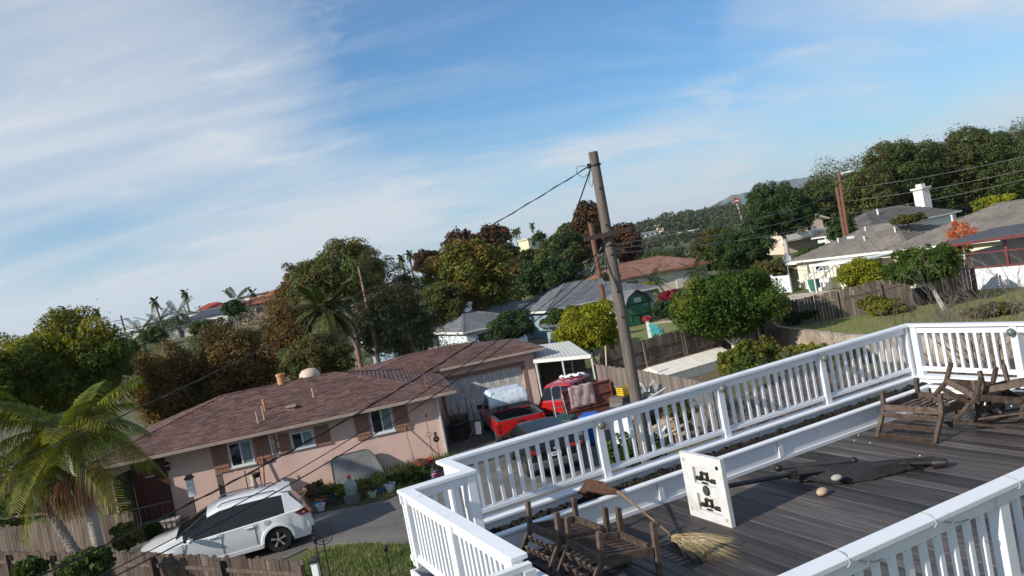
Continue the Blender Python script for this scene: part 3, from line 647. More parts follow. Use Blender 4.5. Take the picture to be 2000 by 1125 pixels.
def drape(name,pts_grid,matl,par=None,th=.006,amp=.0):
    mb=MB(); nx=len(pts_grid); ny=len(pts_grid[0])
    for r_ in pts_grid:
        for p in r_: mb.v.append((p[0]+random.uniform(-amp,amp),p[1]+random.uniform(-amp,amp),p[2]+random.uniform(0,amp)))
    for i in range(nx-1):
        for j in range(ny-1): a=i*ny+j; mb.f.append((a,a+ny,a+ny+1,a+1))
    o=obj(name,mb,matl,par,smooth=True); m=o.modifiers.new('s','SOLIDIFY'); m.thickness=th; m.offset=1; return o
gr=[]
for i in range(29):
    x=-.70+1.78*i/28; z=1.13+.71*sst(-.78,-.50,x) if x<-.45 else 1.83-.09*max(0,x-.55)
    row=[]
    for j in range(19):
        y=-.84+1.68*j/18; e=max(0,abs(y)-.66); row.append((x,y,z-.9*e*(1 if z>1.6 else .3)+.02+.010*math.sin(9*y+4*x)))
    gr.append(row)
tarp=drape('cab_tarp',gr,TARP,None,.006,.012); tag(tarp,'silver blue tarp draped over the cab of the red pickup','tarp'); tarp.location=rt.location; tarp.rotation_euler=rt.rotation_euler
# dark suv seen through the balusters
ds=thing('parked_suv','black suv parked on the driveway seen through the deck balusters','car',Vector((.40,25.3,.013))+Vector((math.cos(PKA),math.sin(PKA),0))*2.3,PKA)
carbody(ds,4.5,1.85,[(-2.25,.82),(-2.2,.98),(-1.85,1.40),(-1.6,1.47),(-.2,1.50),(.4,1.44),(1.25,1.05),(1.9,.95),(2.2,.8),(2.25,.62)],[(-2.25,.80),(-2.1,.94),(1.2,.93),(2.1,.8),(2.25,.55)],[(-2.25,.78),(-2.05,.88),(0,.92),(1.6,.9),(2.2,.75),(2.25,.6)],(-1.35,1.35),.39,.25,.35,[(-1.65,-.9),(-.85,0),(.05,1.0)],(.42,1.24),(-2.17,-1.87),BCAR)
for x in(-1.35,1.35):
    for s_ in(1,-1): wheel(ds,x,s_*.80,.35,s_,STEEL)
for s_ in(1,-1): obj('tail_light',MB().box(-2.34,-2.12,s_*.70-.20,s_*.70+.17,.86,.97),TAILR,ds,bevel=.02)
obj('license_plate',MB().box(-2.345,-2.33,-.16,.16,.72,.84),WHITE2,ds); obj('rear_bumper',MB().box(-2.40,-2.1,-.84,.84,.36,.62),DARKGREY,ds,bevel=.05)
obj('emblem',MB().blob((-2.34,0,.95),(.01,.07,.045),12,6),CHROME,ds); obj('plate_lettering',MB().box(-2.348,-2.346,-.12,-.07,.755,.81).box(-2.348,-2.346,-.05,0,.755,.81).box(-2.348,-2.346,.02,.06,.755,.81).box(-2.348,-2.346,.08,.12,.755,.81),mat('plate_ink',(.03,.04,.12),rough=.6),ds)
# second red vehicle under the clutter
r2c=G(1108,795,.5); R2A=PKA-R(28)
r2=thing('parked_suv','older red suv half buried in stored goods beside the garage','car',(1.95,34.9,.013),R(60))
carbody(r2,4.3,1.74,[(-2.15,1.0),(-1.75,1.62),(-1.5,1.68),(.2,1.68),(.8,1.12),(1.9,1.02),(2.15,.7)],[(-2.15,.95),(.8,.98),(1.9,.92),(2.15,.6)],[(-2.15,.82),(0,.87),(1.9,.84),(2.15,.7)],(-1.3,1.3),.38,.35,.34,[(-1.5,-.6),(-.5,.5)],(.2,.78),(-2.1,-1.78),RCAR)
for x in(-1.3,1.3):
    for s_ in(1,-1): wheel(r2,x,s_*.76,.34,s_,STEEL)
for s_ in(1,-1): obj('tail_light',MB().box(-2.17,-2.08,s_*.74-.08,s_*.74+.08,.72,.94),TAILR,r2,bevel=.01)
obj('rear_bumper',MB().box(-2.26,-2.08,-.84,.84,.38,.55),BLACKM,r2,bevel=.02)
# ---------------------------------------------------------------- fences
def fence(name,label,pts,hgtf,wd,matl,face=1,rails=(.35,1.45),post_every=2.4,gap=.008,dog=.03,z0=None,boards_alt=None,th=.02,jit=.03,rail_side=None):
    """board fence along a polyline of (x,y,zbase); boards, rails and posts are parts"""
    p0=Vector(pts[0]); t=thing(name,label,'fence',p0,0)
    for k in range(len(pts)-1):
        a,b=Vector(pts[k])-p0,Vector(pts[k+1])-p0; d=(b-a); L=d.xy.length; ang=math.atan2(d.y,d.x); n=int(L/(wd+gap)); nx=Vector((-math.sin(ang),math.cos(ang),0))
        bay=0
        for i in range(n):
            f=(i+.5)/n; p=a+d*f; off=0
            rs=face
            if boards_alt: 
                bay=int(f*L/post_every); off=(boards_alt if bay%2 else 0)
            h=round((hgtf+random.choice((-.03,-.015,0,0,.015)))*100)/100
            cbox('board',(wd,th,h),matl,t,p+nx*off+Vector((0,0,random.choice((-.02,0,.01)))),(0,random.uniform(-.008,.008),ang),top=dog)
        rd=nx*(face*(th/2+.022))
        for zr in rails:
            npn=max(1,round(L/post_every))
            for j in range(npn):
                q0,q1=a+d*(j/npn),a+d*((j+1)/npn); ex=nx*(boards_alt if (boards_alt and j%2) else 0)
                obj('rail',MB().beam(q0+Vector((0,0,zr))+rd+ex,q1+Vector((0,0,zr))+rd+ex-d.normalized()*.004,.04,.09),matl,t)
        npn=max(1,round(L/post_every))
        for j in range(npn+1):
            q=a+d*(j/npn)+nx*(face*(th/2+.09)); cbox('post',(.09,.09,hgtf-.08),matl,t,q,(0,0,ang))
    return t
nf=[G(-60,1075,1.8),G(300,1079,1.8),G(592,1093,1.8)]
fence('board_fence','weathered dog-eared board fence with its rails in the bottom left foreground',[(p.x,p.y,0) for p in nf],1.8,.135,FENCEW,face=-1,rails=(.4,1.50),post_every=2.1)
wp=nf[2]; po=thing('fence_end_post','white fence post with a dark cap at the end of the board fence','post',(wp.x+.22,wp.y-.02,0))
cbox('shaft',(.13,.13,1.72),WHITE,po,(0,0,0),bevel=.006); obj('cap',MB().box(-.1,.1,-.1,.1,1.721,1.76).add([(-.08,-.08,1.761),(.08,-.08,1.761),(.08,.08,1.761),(-.08,.08,1.761),(0,0,1.86)],[(0,1,4),(1,2,4),(2,3,4),(3,0,4)]),BLACKM,po)
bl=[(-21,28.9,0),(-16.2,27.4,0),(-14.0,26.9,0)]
fence('board_fence','shaded board fence behind the palm trunks at the far left',bl,1.15,.14,FENCED,face=1,post_every=2.4)  # dark board material stands in for the palm shade on this fence
F0=(3.5,38.2,0);F1=(14.8,43.0,.25);F2=(18.7,41.3,.62);F3=(23.0,40.3,1.0)
fence('board_fence','long dark brown board fence behind the citrus tree and white greenhouse',[F0,F1],2.05,.15,FENCED,face=-1,rails=(.3,.95,1.55),boards_alt=.05,dog=.012)
fence('board_fence','dark brown board fence below the cream house at the right',[F1,F2,F3],2.0,.15,FENCED,face=-1,rails=(.35,1.5),boards_alt=.05,dog=.012)
fence('board_fence','leaning grey board fence between the cluttered driveway and the greenhouse',[(3.1,36.6,0),(4.6,32.0,0),(6.0,27.0,0)],1.75,.14,FENCEG,face=1,rails=(.4,1.4),dog=.012)
fence('board_fence','low pale board fence beside the dark trees left of the grey house',[G(818,640+35,0)+Vector((0,18,0)),G(870,660,0)+Vector((0,12,0))] if False else [(-7.6,64,0),(-3.9,63,0)],1.7,.16,mat('pale_fence',(.34,.30,.27),(.42,.38,.34),rough=.85,rnd=.2),face=1,post_every=2)
# retaining wall and raised lawn
ter=[(13.6,42.6),(14.4,35.6),(16.5,30.5),(34,27.5),(44,50),(26,52),(23.2,40.2),(18.7,41.2)]
tb=MB().prism(ter,-.1,.98); 
TLAWN=mat('sunny_lawn',(.15,.175,.045),(.20,.19,.07),scale=.8,rough=.95,bump=.4,bscale=30)
tag(obj('raised_lawn',tb,TLAWN),kind='structure')
tp=np.array([q for q in scatter(ter,26000)]); blades(tp[(tp[:,1]<47)],.04,.11,.014,'raised_lawn_grass',GRASSD,'sunlit yellow-green grass on the raised lawn behind the deck',.975)
CONC=mat('old_concrete',(.33,.275,.22),(.42,.36,.30),scale=1.5,rough=.92,bump=.3,bscale=25,c3=(.25,.2,.16),s3=.8)
rw=thing('retaining_wall','tan concrete retaining wall below the dark fence with brick end pier','wall',(13.4,42.6,0))
rp=[(13.45,42.6),(14.25,35.5),(16.4,30.3),(34,27.3)]
for k in range(3):
    a,b=Vector((*rp[k],0))-Vector((13.4,42.6,0)),Vector((*rp[k+1],0))-Vector((13.4,42.6,0)); m_=MB().beam(a+Vector((0,0,.5)),b+Vector((0,0,.5)),.22,1.14); obj('wall_panel',m_,CONC,rw)
    obj('coping',MB().beam(a+Vector((0,0,1.085)),b+Vector((0,0,1.085)),.28,.03),CONC,rw)
obj('brick_pier',MB().box(-.22,.22,-.25,.25,0,1.25),mat('brick_pier',(.35,.17,.10),(.45,.25,.16),scale=6,rough=.9),rw)
# ---------------------------------------------------------------- poles and wires
PB=G(1283,1010); PBx,PBy=PB.x,PB.y
tp_=AT(1158,297,PBy+.15)
pole=thing('utility_pole','tall weathered grey wooden utility pole with short crossarm behind the deck','utility pole',(PBx,PBy,0))
top=tp_-Vector((PBx,PBy,0))
obj('shaft',MB().tube([Vector((0,0,-.3)),top*.25,top*.5,top*.75,top],[.165,.155,.145,.132,.118],16),POLE,pole,smooth=60)
def onpole(f): return top*f
za=AT(1190,457,PBy).z/top.z
ca=onpole(za); ax=Vector((math.cos(DA+.12),math.sin(DA+.12),0)); ax=Vector((.93,.10,0)).normalized()
obj('crossarm',MB().beam(ca-ax*.62+Vector((0,-.18,-.02)),ca+ax*.58+Vector((0,-.18,.02)),.10,.12),mat('dark_crossarm',(.045,.03,.025),(.07,.05,.04),rough=.9),pole)
for f,k in((za-.03,0),(.965,1)):
    c=onpole(f); obj('wire_clamp',MB().lathe([(.15,-.02),(.155,0),(.15,.02)],14,c).box(c.x-.2,c.x-.12,c.y-.05,c.y+.05,c.z-.06,c.z+.06),BLACKM,pole)
for f in(.80,.72,.90,.55,.62): 
    c=onpole(f); obj('bolt',MB().lathe([(.03,-.17),(.03,-.13)],8,c,axis='y'),BLACKM,pole)
def cat_(p,q,sag,n=24):
    p,q=Vector(p),Vector(q); return [p+(q-p)*(i/n)-Vector((0,0,sag*4*(i/n)*(1-i/n))) for i in range(n+1)]
def wire(label,p,q,sag,r_=.012,name='overhead_wire',twist=False,m_=WIRE,group=None):
    pts=cat_(p,q,sag,30)
    mb=MB().tube(pts,r_,5)
    if twist:
        L=len(pts); mb.tube([p_+Vector((0,math.cos(i*1.3)*r_*1.8,math.sin(i*1.3)*r_*1.8)) for i,p_ in enumerate(cat_(p,q,sag,90))],r_*.6,4)
    return tag(obj(name,mb,m_,smooth=True),label,'wire',group)
PT=lambda f,dx=0,dy=0: Vector((PBx,PBy,0))+onpole(f)+Vector((dx,dy,0))
wire('black cable from the top of the grey pole across the trees to the left edge',PT(.965,-.14),AT(-40,932,17.0),.35,.011,twist=True)
wire('thick black cable crossing the brown roof and the white suv',PT(za-.035,-.14),AT(40,1143,11.0),.40,.013,twist=True)
wire('upper thin cable of the pair crossing the window of the pink house',PT(za-.05,-.14),AT(170,1138,11.4),.42,.009)
wire('lower thin cable of the pair crossing the window of the pink house',PT(za-.065,-.14),AT(205,1135,11.0),.46,.011)
wire('cable dropping steeply from the pole top toward the grey house',PT(.955,-.14),AT(1010,600,60),1.0,.020)
lp=thing('wire_loops','loose dark wire loops hanging at the top of the grey pole','wire',PT(.955,-.14))
obj('loop',MB().tube([(0,0,0),(-.12,0,.12),(-.3,0,.14),(-.36,0,-.02),(-.22,0,-.16),(-.05,0,-.1)],.008,5),WIRE,lp,smooth=True)
obj('loop',MB().tube([(0,0,-.02),(-.1,0,-.3),(-.05,-.05,-.45),(.05,-.05,-.2)],.008,5),WIRE,lp,smooth=True)
THINW=mat('pale_wire',(.20,.21,.20),rough=.6)
# far poles
def fpole(name,label,px,py0,py1,Y,r_,arms=(),m_=None):
    b=AT(px[1],py1,Y); t_=AT(px[0],py0,Y); zb=hgt(b.x,b.y); k=(zb-t_.z)/(b.z-t_.z); base=t_+(b-t_)*k
    t=thing(name,label,'utility pole',base); v=t_-base
    obj('shaft',MB().tube([(0,0,0),v],[r_*1.15,r_],8),m_ or RUSTP,t)
    for f,w_ in arms: c=v*f; obj('crossarm',MB().beam(c+Vector((-w_,-.15,0)),c+Vector((w_,-.15,0)),.12,.12),BARK,t)
    return t,base,v
RUSTP=mat('red_brown_pole',(.13,.062,.042),(.20,.10,.066),scale=4,rough=.85,stretch=(6,6,.4))
p2,b2,v2=fpole('utility_pole','red brown utility pole beyond the grey pole near the shed',(1153,1172),437,545,50,.15)
obj('insulator_bar',MB().beam(v2*.72+Vector((-.9,-.1,.1)),v2*.72+Vector((.6,-.1,.45)),.08,.08),BARK,p2); obj('brace',MB().beam(v2*.70+Vector((-.5,-.1,-.4)),v2*.76+Vector((.4,-.1,.5)),.05,.05),STEEL,p2); obj('transformer_box',MB().box(-.13,.13,-.3,-.1,0,.4),STEEL,p2,loc=v2*.55)
p3,b3,v3=fpole('utility_pole','taller red brown pole of the pair behind the cream house',(1638,1656),336,460,84,.17,[(.90,.5)])
p4,b4,v4=fpole('utility_pole','shorter red brown pole of the pair behind the cream house',(1634,1650),365,460,83,.17)
obj('street_lamp_head',MB().add([(0,-.1,0),(1.2,-.2,.1),(1.3,-.2,-.15),(.3,-.1,-.25)],[(0,1,2,3)]).box(.2,1.2,-.3,-.05,-.1,.0),WHITE2,p3,loc=v3*.985)
for i,(ya,yb,Yr,fz) in enumerate(((476,300,60,.62),(484,322,60,.55),(492,345,62,.50))):
    wire(['top','middle','lowest'][i]+' pale power line crossing in front of the right hand trees',PT(za-.03-.012*i,.1),b3+v3*(.82-.13*i),.5,.012,m_=THINW)
    wire(['top','middle','lowest'][i]+' pale power line running from the brown poles to the right edge',b3+v3*(.82-.13*i),AT(2060,[292,318,335][i],60),.3,.014,m_=THINW)
for i,(px,py) in enumerate(((985,650),(965,690),(1060,600),(925,720))):
    wire(['service drop from the far brown pole to the dark shrub','service drop from the far brown pole to the roof ridge','service drop from the far brown pole to the grey house','service drop from the far brown pole to the garage roof'][i],b2+v2*(.66-.03*i),[AT(985,650,60),HP(2,7.5,3.1),AT(1060,612,66),HP(-.5,8.2,3.2)][i],.5,.010,m_=THINW if i==0 else WIRE)
wire('cable between the grey pole and the far brown pole',PT(za-.03,-.12),b2+v2*.66,.25,.016)
wire('second slack cable between the grey pole and the far brown pole',PT(za-.06,-.12),b2+v2*.60,.7,.012)
# ---------------------------------------------------------------- neighbouring houses
def wallbox(par,x0,x1,y0,y1,h,m_,z0=-.3): return obj('wall',MB().box(x0,x1,y0,y1,z0,h),m_,par)
def fascia(par,x0,x1,y0,y1,z,m_=None,h=.18):
    e=.03; return obj('fascia',MB().box(x0-e,x1+e,y0-e,y0,z-h,z).box(x0-e,x1+e,y1,y1+e,z-h,z).box(x0-e,x0,y0,y1,z-h,z).box(x1,x1+e,y0,y1,z-h,z),m_ or WHITE2,par)
ND2=math.atan2(-math.cos(DA),math.sin(DA))      # bearing of the axis that runs from far left to near right
TILE=mat('grey_concrete_tile',(.165,.150,.135),(.23,.205,.18),scale=.5,rough=.85,bump=.2,bscale=20,isl=.13)
CREAM=mat('cream_stucco',(.70,.65,.50),(.75,.70,.57),scale=2,rough=.85)
ch=thing('cream_house','cream stucco house with grey tile roof above the dark fence','house',(24.6,71.6,0),ND2)
wallbox(ch,.5,12,.6,9.4,2.45,CREAM); hip_roof(ch,0,12.6,0,10,2.6,4.5,TILE,course=.40,tab=.42,th=.07,th_edge=.12); fascia(ch,0,12.6,0,10,2.6)
wallbox(ch,12.1,30,-1.2,9.4,2.55,CREAM); hip_roof(ch,11.4,30.5,-1.8,9.8,2.72,4.75,TILE,course=.40,tab=.42,th=.07,th_edge=.12); fascia(ch,11.4,30.5,-1.8,9.8,2.72)
wallbox(ch,-2.6,.5,2.2,9.0,2.2,CREAM); hip_roof(ch,-3.1,3.4,1.6,9.6,2.35,3.3,TILE,course=.40,tab=.42,th=.07,th_edge=.12,capm=False); fascia(ch,-3.1,.0,1.6,9.6,2.35)
obj('chimney',MB().box(20.3,21.6,3.4,4.4,3.5,5.5).box(20.1,21.8,3.2,4.6,5.501,5.65).box(20.5,21.4,3.6,4.2,5.651,5.95),WHITE2,ch)
window(ch,2.6,4.2,1.45,2.2,.6); window(ch,8.0,9.6,1.2,2.2,.6); window(ch,14,16,1.2,2.2,-1.2)
obj('patio_cover',MB().box(5.2,11.0,-2.6,-.05,2.30,2.36).box(5.2,11.0,-2.66,-2.601,2.2,2.42),WHITE2,ch)
for x in(5.3,8.1,10.9): cbox('patio_post',(.1,.1,2.29),WHITE2,ch,(x,-2.5,0))
for x,y,z in((1.8,3.2,3.8),(3.8,2.5,3.55),(5.5,4.0,4.1),(6.8,2.2,3.4),(9.2,3.0,3.75),(15,2,4.1)): obj('vent_pipe',MB().lathe([(.12,-.2),(.06,.02),(.06,.35),(.1,.352),(.1,.42)],8,(x,y,z)),WHITE2,ch)
obj('skylight',MB().box(4.4,5.2,2.9,3.7,3.75,3.95),mat('skylight',(.5,.52,.54),rough=.2),ch)
tr_=obj('trellis',MB().box(1.2,1.24,.50,.54,.2,1.2),WHITE2,ch)
for k in range(5): obj('trellis_rod',MB().tube([(1.22,.52,.9),(1.22+.22*(k-2),.50,1.35),(1.22+.30*(k-2),.50,2.1)],.02,4),WHITE2,tr_)
for z in(1.35,1.7,2.05): obj('trellis_bar',MB().beam((1.22-.26*z/1.4,.49,z),(1.22+.26*z/1.4,.49,z),.03,.03),WHITE2,tr_)
sw=obj('porch_steps',MB().box(3.6,5.0,-1.6,.55,-.3,.30).box(3.6,5.0,-1.0,.55,.301,.6).box(3.6,5.0,-.5,.55,.601,.9),WHITE2,ch)
for y0,y1,x in((-1.6,.4,3.6),(-1.6,.4,5.0)):
    obj('stair_rail',MB().beam((x,y0,1.05),(x,y1,1.9),.07,.09),WHITE,sw)
    for k in range(6): f=k/5; cbox('baluster',(.05,.05,.85),WHITE,sw,(x,y0+(y1-y0)*f,.15+.85*f))
gt=thing('garden_gate','white solid garden gate beside the cream house','gate',(23.7,70.6,0),ND2)
obj('panel',MB().box(-1.3,.6,-.04,.04,.05,1.55),WHITE,gt); obj('lattice',MB().box(-.6,.0,-.06,-.041,1.2,1.22).beam((-.5,-.05,1.05),(-.1,-.05,1.4),.03,.03).beam((-.1,-.05,1.05),(-.5,-.05,1.4),.03,.03),mat('dark_lattice',(.1,.1,.1),rough=.7),gt); cbox('post',(.14,.14,1.7),WHITE,gt,(.68,0,0)); cbox('post',(.14,.14,1.7),WHITE,gt,(-1.38,0,0))
sd=thing('satellite_dish','grey satellite dish on the left eave of the cream house','satellite dish',AT(1537,512,69))
obj('dish',MB().lathe([(.001,0),(.2,.02),(.35,.07),(.42,.11),(.4,.12),(.2,.035),(.001,.014)],20,axis='y',cap=False),mat('dish_grey',(.42,.43,.45),rough=.5),sd,smooth=True,rot=(R(15),0,R(-160)),loc=(0,0,.3)); obj('mast',MB().tube([(0,0,.25),(0,.1,-.9),(0,.3,-1.1)],.05,6),STEEL,sd); obj('feed_arm',MB().tube([(0,0,.05),(-.1,-.6,.2)],.03,5),STEEL,sd)
bn=thing('wheelie_bin','green wheeled bin beside the white garden gate','bin',(24.9,66.9,0),ND2)
obj('body',MB().add([(-.25,-.28,.08),(.25,-.28,.08),(.25,.28,.08),(-.25,.28,.08),(-.3,-.34,1.0),(.3,-.34,1.0),(.3,.34,1.0),(-.3,.34,1.0)],[(0,3,2,1),(0,1,5,4),(1,2,6,5),(2,3,7,6),(3,0,4,7)]),mat('bin_green',(.03,.13,.11),rough=.5),bn); obj('lid',MB().box(-.33,.33,-.38,.38,1.0,1.07),mat('bin_lid',(.05,.2,.19),rough=.5),bn,bevel=.02)
for s_ in(-1,1): obj('wheel',MB().lathe([(.1,-.03),(.1,.03)],10,(s_*.28,.26,.1),axis='x'),BLACK,bn)
# house behind with dark grey roof and white chimney
gh2=thing('grey_roof_house','house with plain dark grey hip roof and white chimney behind the cream house','house',(44,96,.3),ND2+R(90))
DGR=mat('dark_grey_shingle',(.085,.083,.08),(.12,.117,.112),scale=.5,rough=.9,isl=.15)
wallbox(gh2,.5,15.5,.5,9.5,2.6,WHITE2); hip_roof(gh2,0,16,0,10,2.8,4.9,DGR,course=.4,tab=1.0,th=.015,capm=False); fascia(gh2,0,16,0,10,2.8)
obj('chimney',MB().box(13.6,15.0,3.2,4.6,2.8,6.4).box(13.4,15.2,3.0,4.8,6.401,6.65).box(13.9,14.7,3.5,4.3,6.651,7.1),WHITE2,gh2); obj('vent_pipe',MB().lathe([(.12,0),(.12,.7),(.18,.71),(.18,.8)],8,(5.2,3.5,4.2)),WHITE2,gh2)
wg=thing('gabled_house','pale house with white eaves half hidden by dark trees','house',Vector((ray(1530,470).x*118,118,.9)),DA-R(12))
PALEP=mat('pale_peach_wall',(.62,.5,.4),(.68,.56,.46),rough=.85)
wallbox(wg,0,7,0,9,4.4,PALEP); obj('gable_wall',MB().add([(0,0,4.4),(7,0,4.4),(3.5,0,5.9)],[(0,1,2)]),PALEP,wg)
obj('roof',MB().add([(-.7,-.8,4.2),(3.5,-.8,6.05),(7.7,-.8,4.2),(-.7,9.5,4.2),(3.5,9.5,6.05),(7.7,9.5,4.2),(-.7,-.8,4.0),(3.5,-.8,5.8),(7.7,-.8,4.0),(-.7,9.5,4.0),(3.5,9.5,5.8),(7.7,9.5,4.0)],[(0,1,4,3),(1,2,5,4),(6,9,10,7),(7,10,11,8),(0,6,7,1),(1,7,8,2),(3,4,10,9),(4,5,11,10)]),WHITE2,wg); window(wg,1,2.6,2.2,3.4,0); window(wg,4.2,5.8,2.2,3.4,0)
obj('balcony',MB().box(-1,8,-1.6,0,1.9,2.05).box(-1,8,-1.65,-1.6,2.06,2.9),WHITE2,wg)
# garden hut with red frame at the right edge
MAROON=mat('dark_red_paint',(.12,.032,.034),(.15,.045,.045),rough=.6)
hu=thing('garden_hut','white walled garden hut with dark red posts and sloping roof','hut',(24.1,43.3,1.0),ND2)
obj('wall',MB().box(0,7,0,.12,-.1,1.12).box(0,.35,0,.12,1.121,1.95).box(0,.12,.12,3.6,-.1,1.95).box(0,7,3.6,3.72,-.1,2.3),mat('blue_white_wall',(.66,.68,.71),(.60,.62,.66),rough=.8),hu)
obj('floor',MB().box(.13,7,.13,3.59,.0,.1),CONC,hu)
obj('window_frame',MB().box(.36,7,-.03,.15,1.122,1.22).box(.36,.46,-.03,.15,1.221,1.85).box(.36,7,-.03,.15,1.9,1.98),MAROON,hu)
for x in(.1,2.6,5.2): cbox('post',(.13,.13,2.62-1.2 if x>1 else .62),MAROON,hu,(x,.06,1.221 if x>1 else 1.96))
obj('roof',MB().add([(-.7,-.7,2.55),(7.5,-.7,2.75),(7.5,4.3,2.95),(-.7,4.3,2.75),(-.7,-.7,2.67),(7.5,-.7,2.87),(7.5,4.3,3.07),(-.7,4.3,2.87)],[(0,3,2,1),(4,5,6,7),(0,1,5,4),(1,2,6,5),(2,3,7,6),(3,0,4,7)]),mat('hut_roof_felt',(.06,.065,.075),(.085,.09,.10),rough=.8),hu)
obj('roof_fascia',MB().add([(-.74,-.74,2.47),(7.5,-.74,2.67),(7.5,-.705,2.67),(-.74,-.705,2.47),(-.74,-.74,2.62),(7.5,-.74,2.82),(7.5,-.705,2.82),(-.74,-.705,2.62)],[(0,1,5,4),(4,5,6,7),(0,3,2,1),(3,7,6,2),(0,4,7,3)]),MAROON,hu)
# grey blue house
GRS=mat('slate_grey_shingle',(.125,.135,.145),(.165,.175,.185),scale=.5,rough=.9,isl=.2)
BLUEW=mat('blue_grey_wall',(.20,.28,.36),(.25,.33,.41),rough=.85); PALEB=mat('pale_blue_wall',(.60,.68,.72),(.66,.73,.77),rough=.85)
gb=thing('grey_blue_house','blue grey house with grey hip roofs beyond the garage','house',(-4.4,62.6,0),DA)
wallbox(gb,9.5,20.5,3.5,12.5,2.4,BLUEW); hip_roof(gb,9,21,3,13,2.5,4.3,GRS,course=.3,tab=.6,th=.02); fascia(gb,9,21,3,13,2.5)
wallbox(gb,.4,5.6,.5,11,2.35,PALEB); 
hip_roof(gb,0,6,0,14,2.5,3.9,GRS,course=.3,tab=.6,th=.02,inset=3); fascia(gb,0,6,0,14,2.5)
wallbox(gb,-3.6,10,7.5,15,2.4,BLUEW); hip_roof(gb,-4.2,12,7,16,2.55,4.4,GRS,course=.3,tab=.6,th=.02); fascia(gb,-4.2,12,7,16,2.55)
window(gb,1.3,3.3,1.05,2.1,.5,False); window(gb,-3.0,-1.2,1.0,2.1,7.5); window(gb,12,14,1.1,2.0,3.5)
obj('door',MB().box(-.9,-.1,7.44,7.49,.1,2.1),BLACKM,gb)
for x,y,z in((3,6,3.6),(4.5,9,4.0),(7,10,4.2),(1.5,10,4.0),(8.2,10.6,4.3)): obj('roof_vent',MB().lathe([(.22,-.3),(.2,.1),(.34,.12),(.3,.35),(.05,.45)],10,(x,y,z)),WHITE2,gb)
pg=thing('painted_garden_shed','small painted shed with orange frame and teal door beside the dark shrub','shed',(2.6,52.5,0),DA)
obj('wall',MB().box(0,2.4,0,2,0,2.0),BLUEW,pg); obj('roof',MB().add([(-.2,-.3,1.95),(2.6,-.3,1.95),(2.6,2.2,2.5),(-.2,2.2,2.5),(-.2,-.3,2.05),(2.6,-.3,2.05),(2.6,2.2,2.6),(-.2,2.2,2.6)],[(0,3,2,1),(4,5,6,7),(0,1,5,4),(1,2,6,5),(2,3,7,6),(3,0,4,7)]),GRS,pg); obj('door_frame',MB().box(.5,.62,-.05,-.003,0,1.85).box(1.5,1.62,-.05,-.003,0,1.85).box(.62,1.5,-.05,-.003,1.7,1.85),mat('orange_paint',(.50,.22,.12),rough=.7),pg); d_=obj('door',MB().box(.63,1.49,-.03,-.003,0,1.69),mat('teal_paint',(.10,.24,.25),rough=.6),pg); obj('pane',MB().box(.85,1.27,-.04,-.031,.9,1.4),DGLASS,d_); obj('panel',MB().box(1.75,2.25,-.03,-.003,.4,1.7),mat('salmon_paint',(.45,.27,.22),rough=.8),pg)
# gambrel shed
GREEN=mat('dark_green_paint',(.028,.11,.065),(.035,.13,.08),rough=.6)
gs=thing('gambrel_shed','green gambrel shed with double doors and grey roof behind the pole','shed',(9.0,66.6,0),DA)
gp=[(0,0),(2.5,0),(2.5,1.75),(2.15,2.35),(1.25,2.85),(.35,2.35),(0,1.75)]
obj('gable_wall',MB().add([(x,0,z) for x,z in gp],[tuple(range(7))]),GREEN,gs); obj('gable_wall',MB().add([(x,3.4,z) for x,z in gp],[tuple(range(7))[::-1]]),GREEN,gs)
obj('side_wall',MB().box(-.02,0,0,3.4,0,1.75).box(2.5,2.52,0,3.4,0,1.75),WHITE2,gs)
rp2=[(-.12,1.68),(.30,2.40),(1.25,2.93),(2.20,2.40),(2.62,1.68)]
mb=MB()
for i in range(4):
    (xa,za_),(xb,zb_)=rp2[i],rp2[i+1]; mb.add([(xa,-.15,za_),(xb,-.15,zb_),(xb,3.5,zb_),(xa,3.5,za_),(xa,-.15,za_+.06),(xb,-.15,zb_+.06),(xb,3.5,zb_+.06),(xa,3.5,za_+.06)],[(0,3,2,1),(4,5,6,7),(0,1,5,4),(1,2,6,5),(2,3,7,6),(3,0,4,7)])
obj('roof',mb,GRS,gs)
bd=MB(); 
for i in range(4): bd.beam((rp2[i][0],-.19,rp2[i][1]),(rp2[i+1][0],-.19,rp2[i+1][1]),.06,.12)
obj('barge_board',bd,BLACKM,gs)
for x0,x1 in((.32,1.22),(1.28,2.18)):
    d_=obj('door',MB().box(x0,x1,-.05,-.003,.05,1.72),mat('shed_door_green',(.035,.15,.085),rough=.55),gs)
    obj('door_trim',MB().box(x0,x1,-.07,-.051,.82,.94).box(x0,x0+.08,-.07,-.051,.05,.819).box(x1-.08,x1,-.07,-.051,.05,.819),BLACKM,d_)
    obj('wreath',MB().lathe([(.12,-.075),(.22,-.075),(.22,-.055)],14,((x0+x1)/2,0,1.30),axis='y',cap=False),mat('wreath_green',(.02,.05,.03),(.08,.12,.08),scale=20,rough=.9),d_)
obj('loft_window',MB().box(.9,1.6,-.04,-.003,1.92,2.3),mat('pale_loft_glass',(.35,.45,.47),rough=.2),gs); obj('header_trim',MB().box(.1,2.4,-.06,-.003,1.76,1.84),BLACKM,gs)
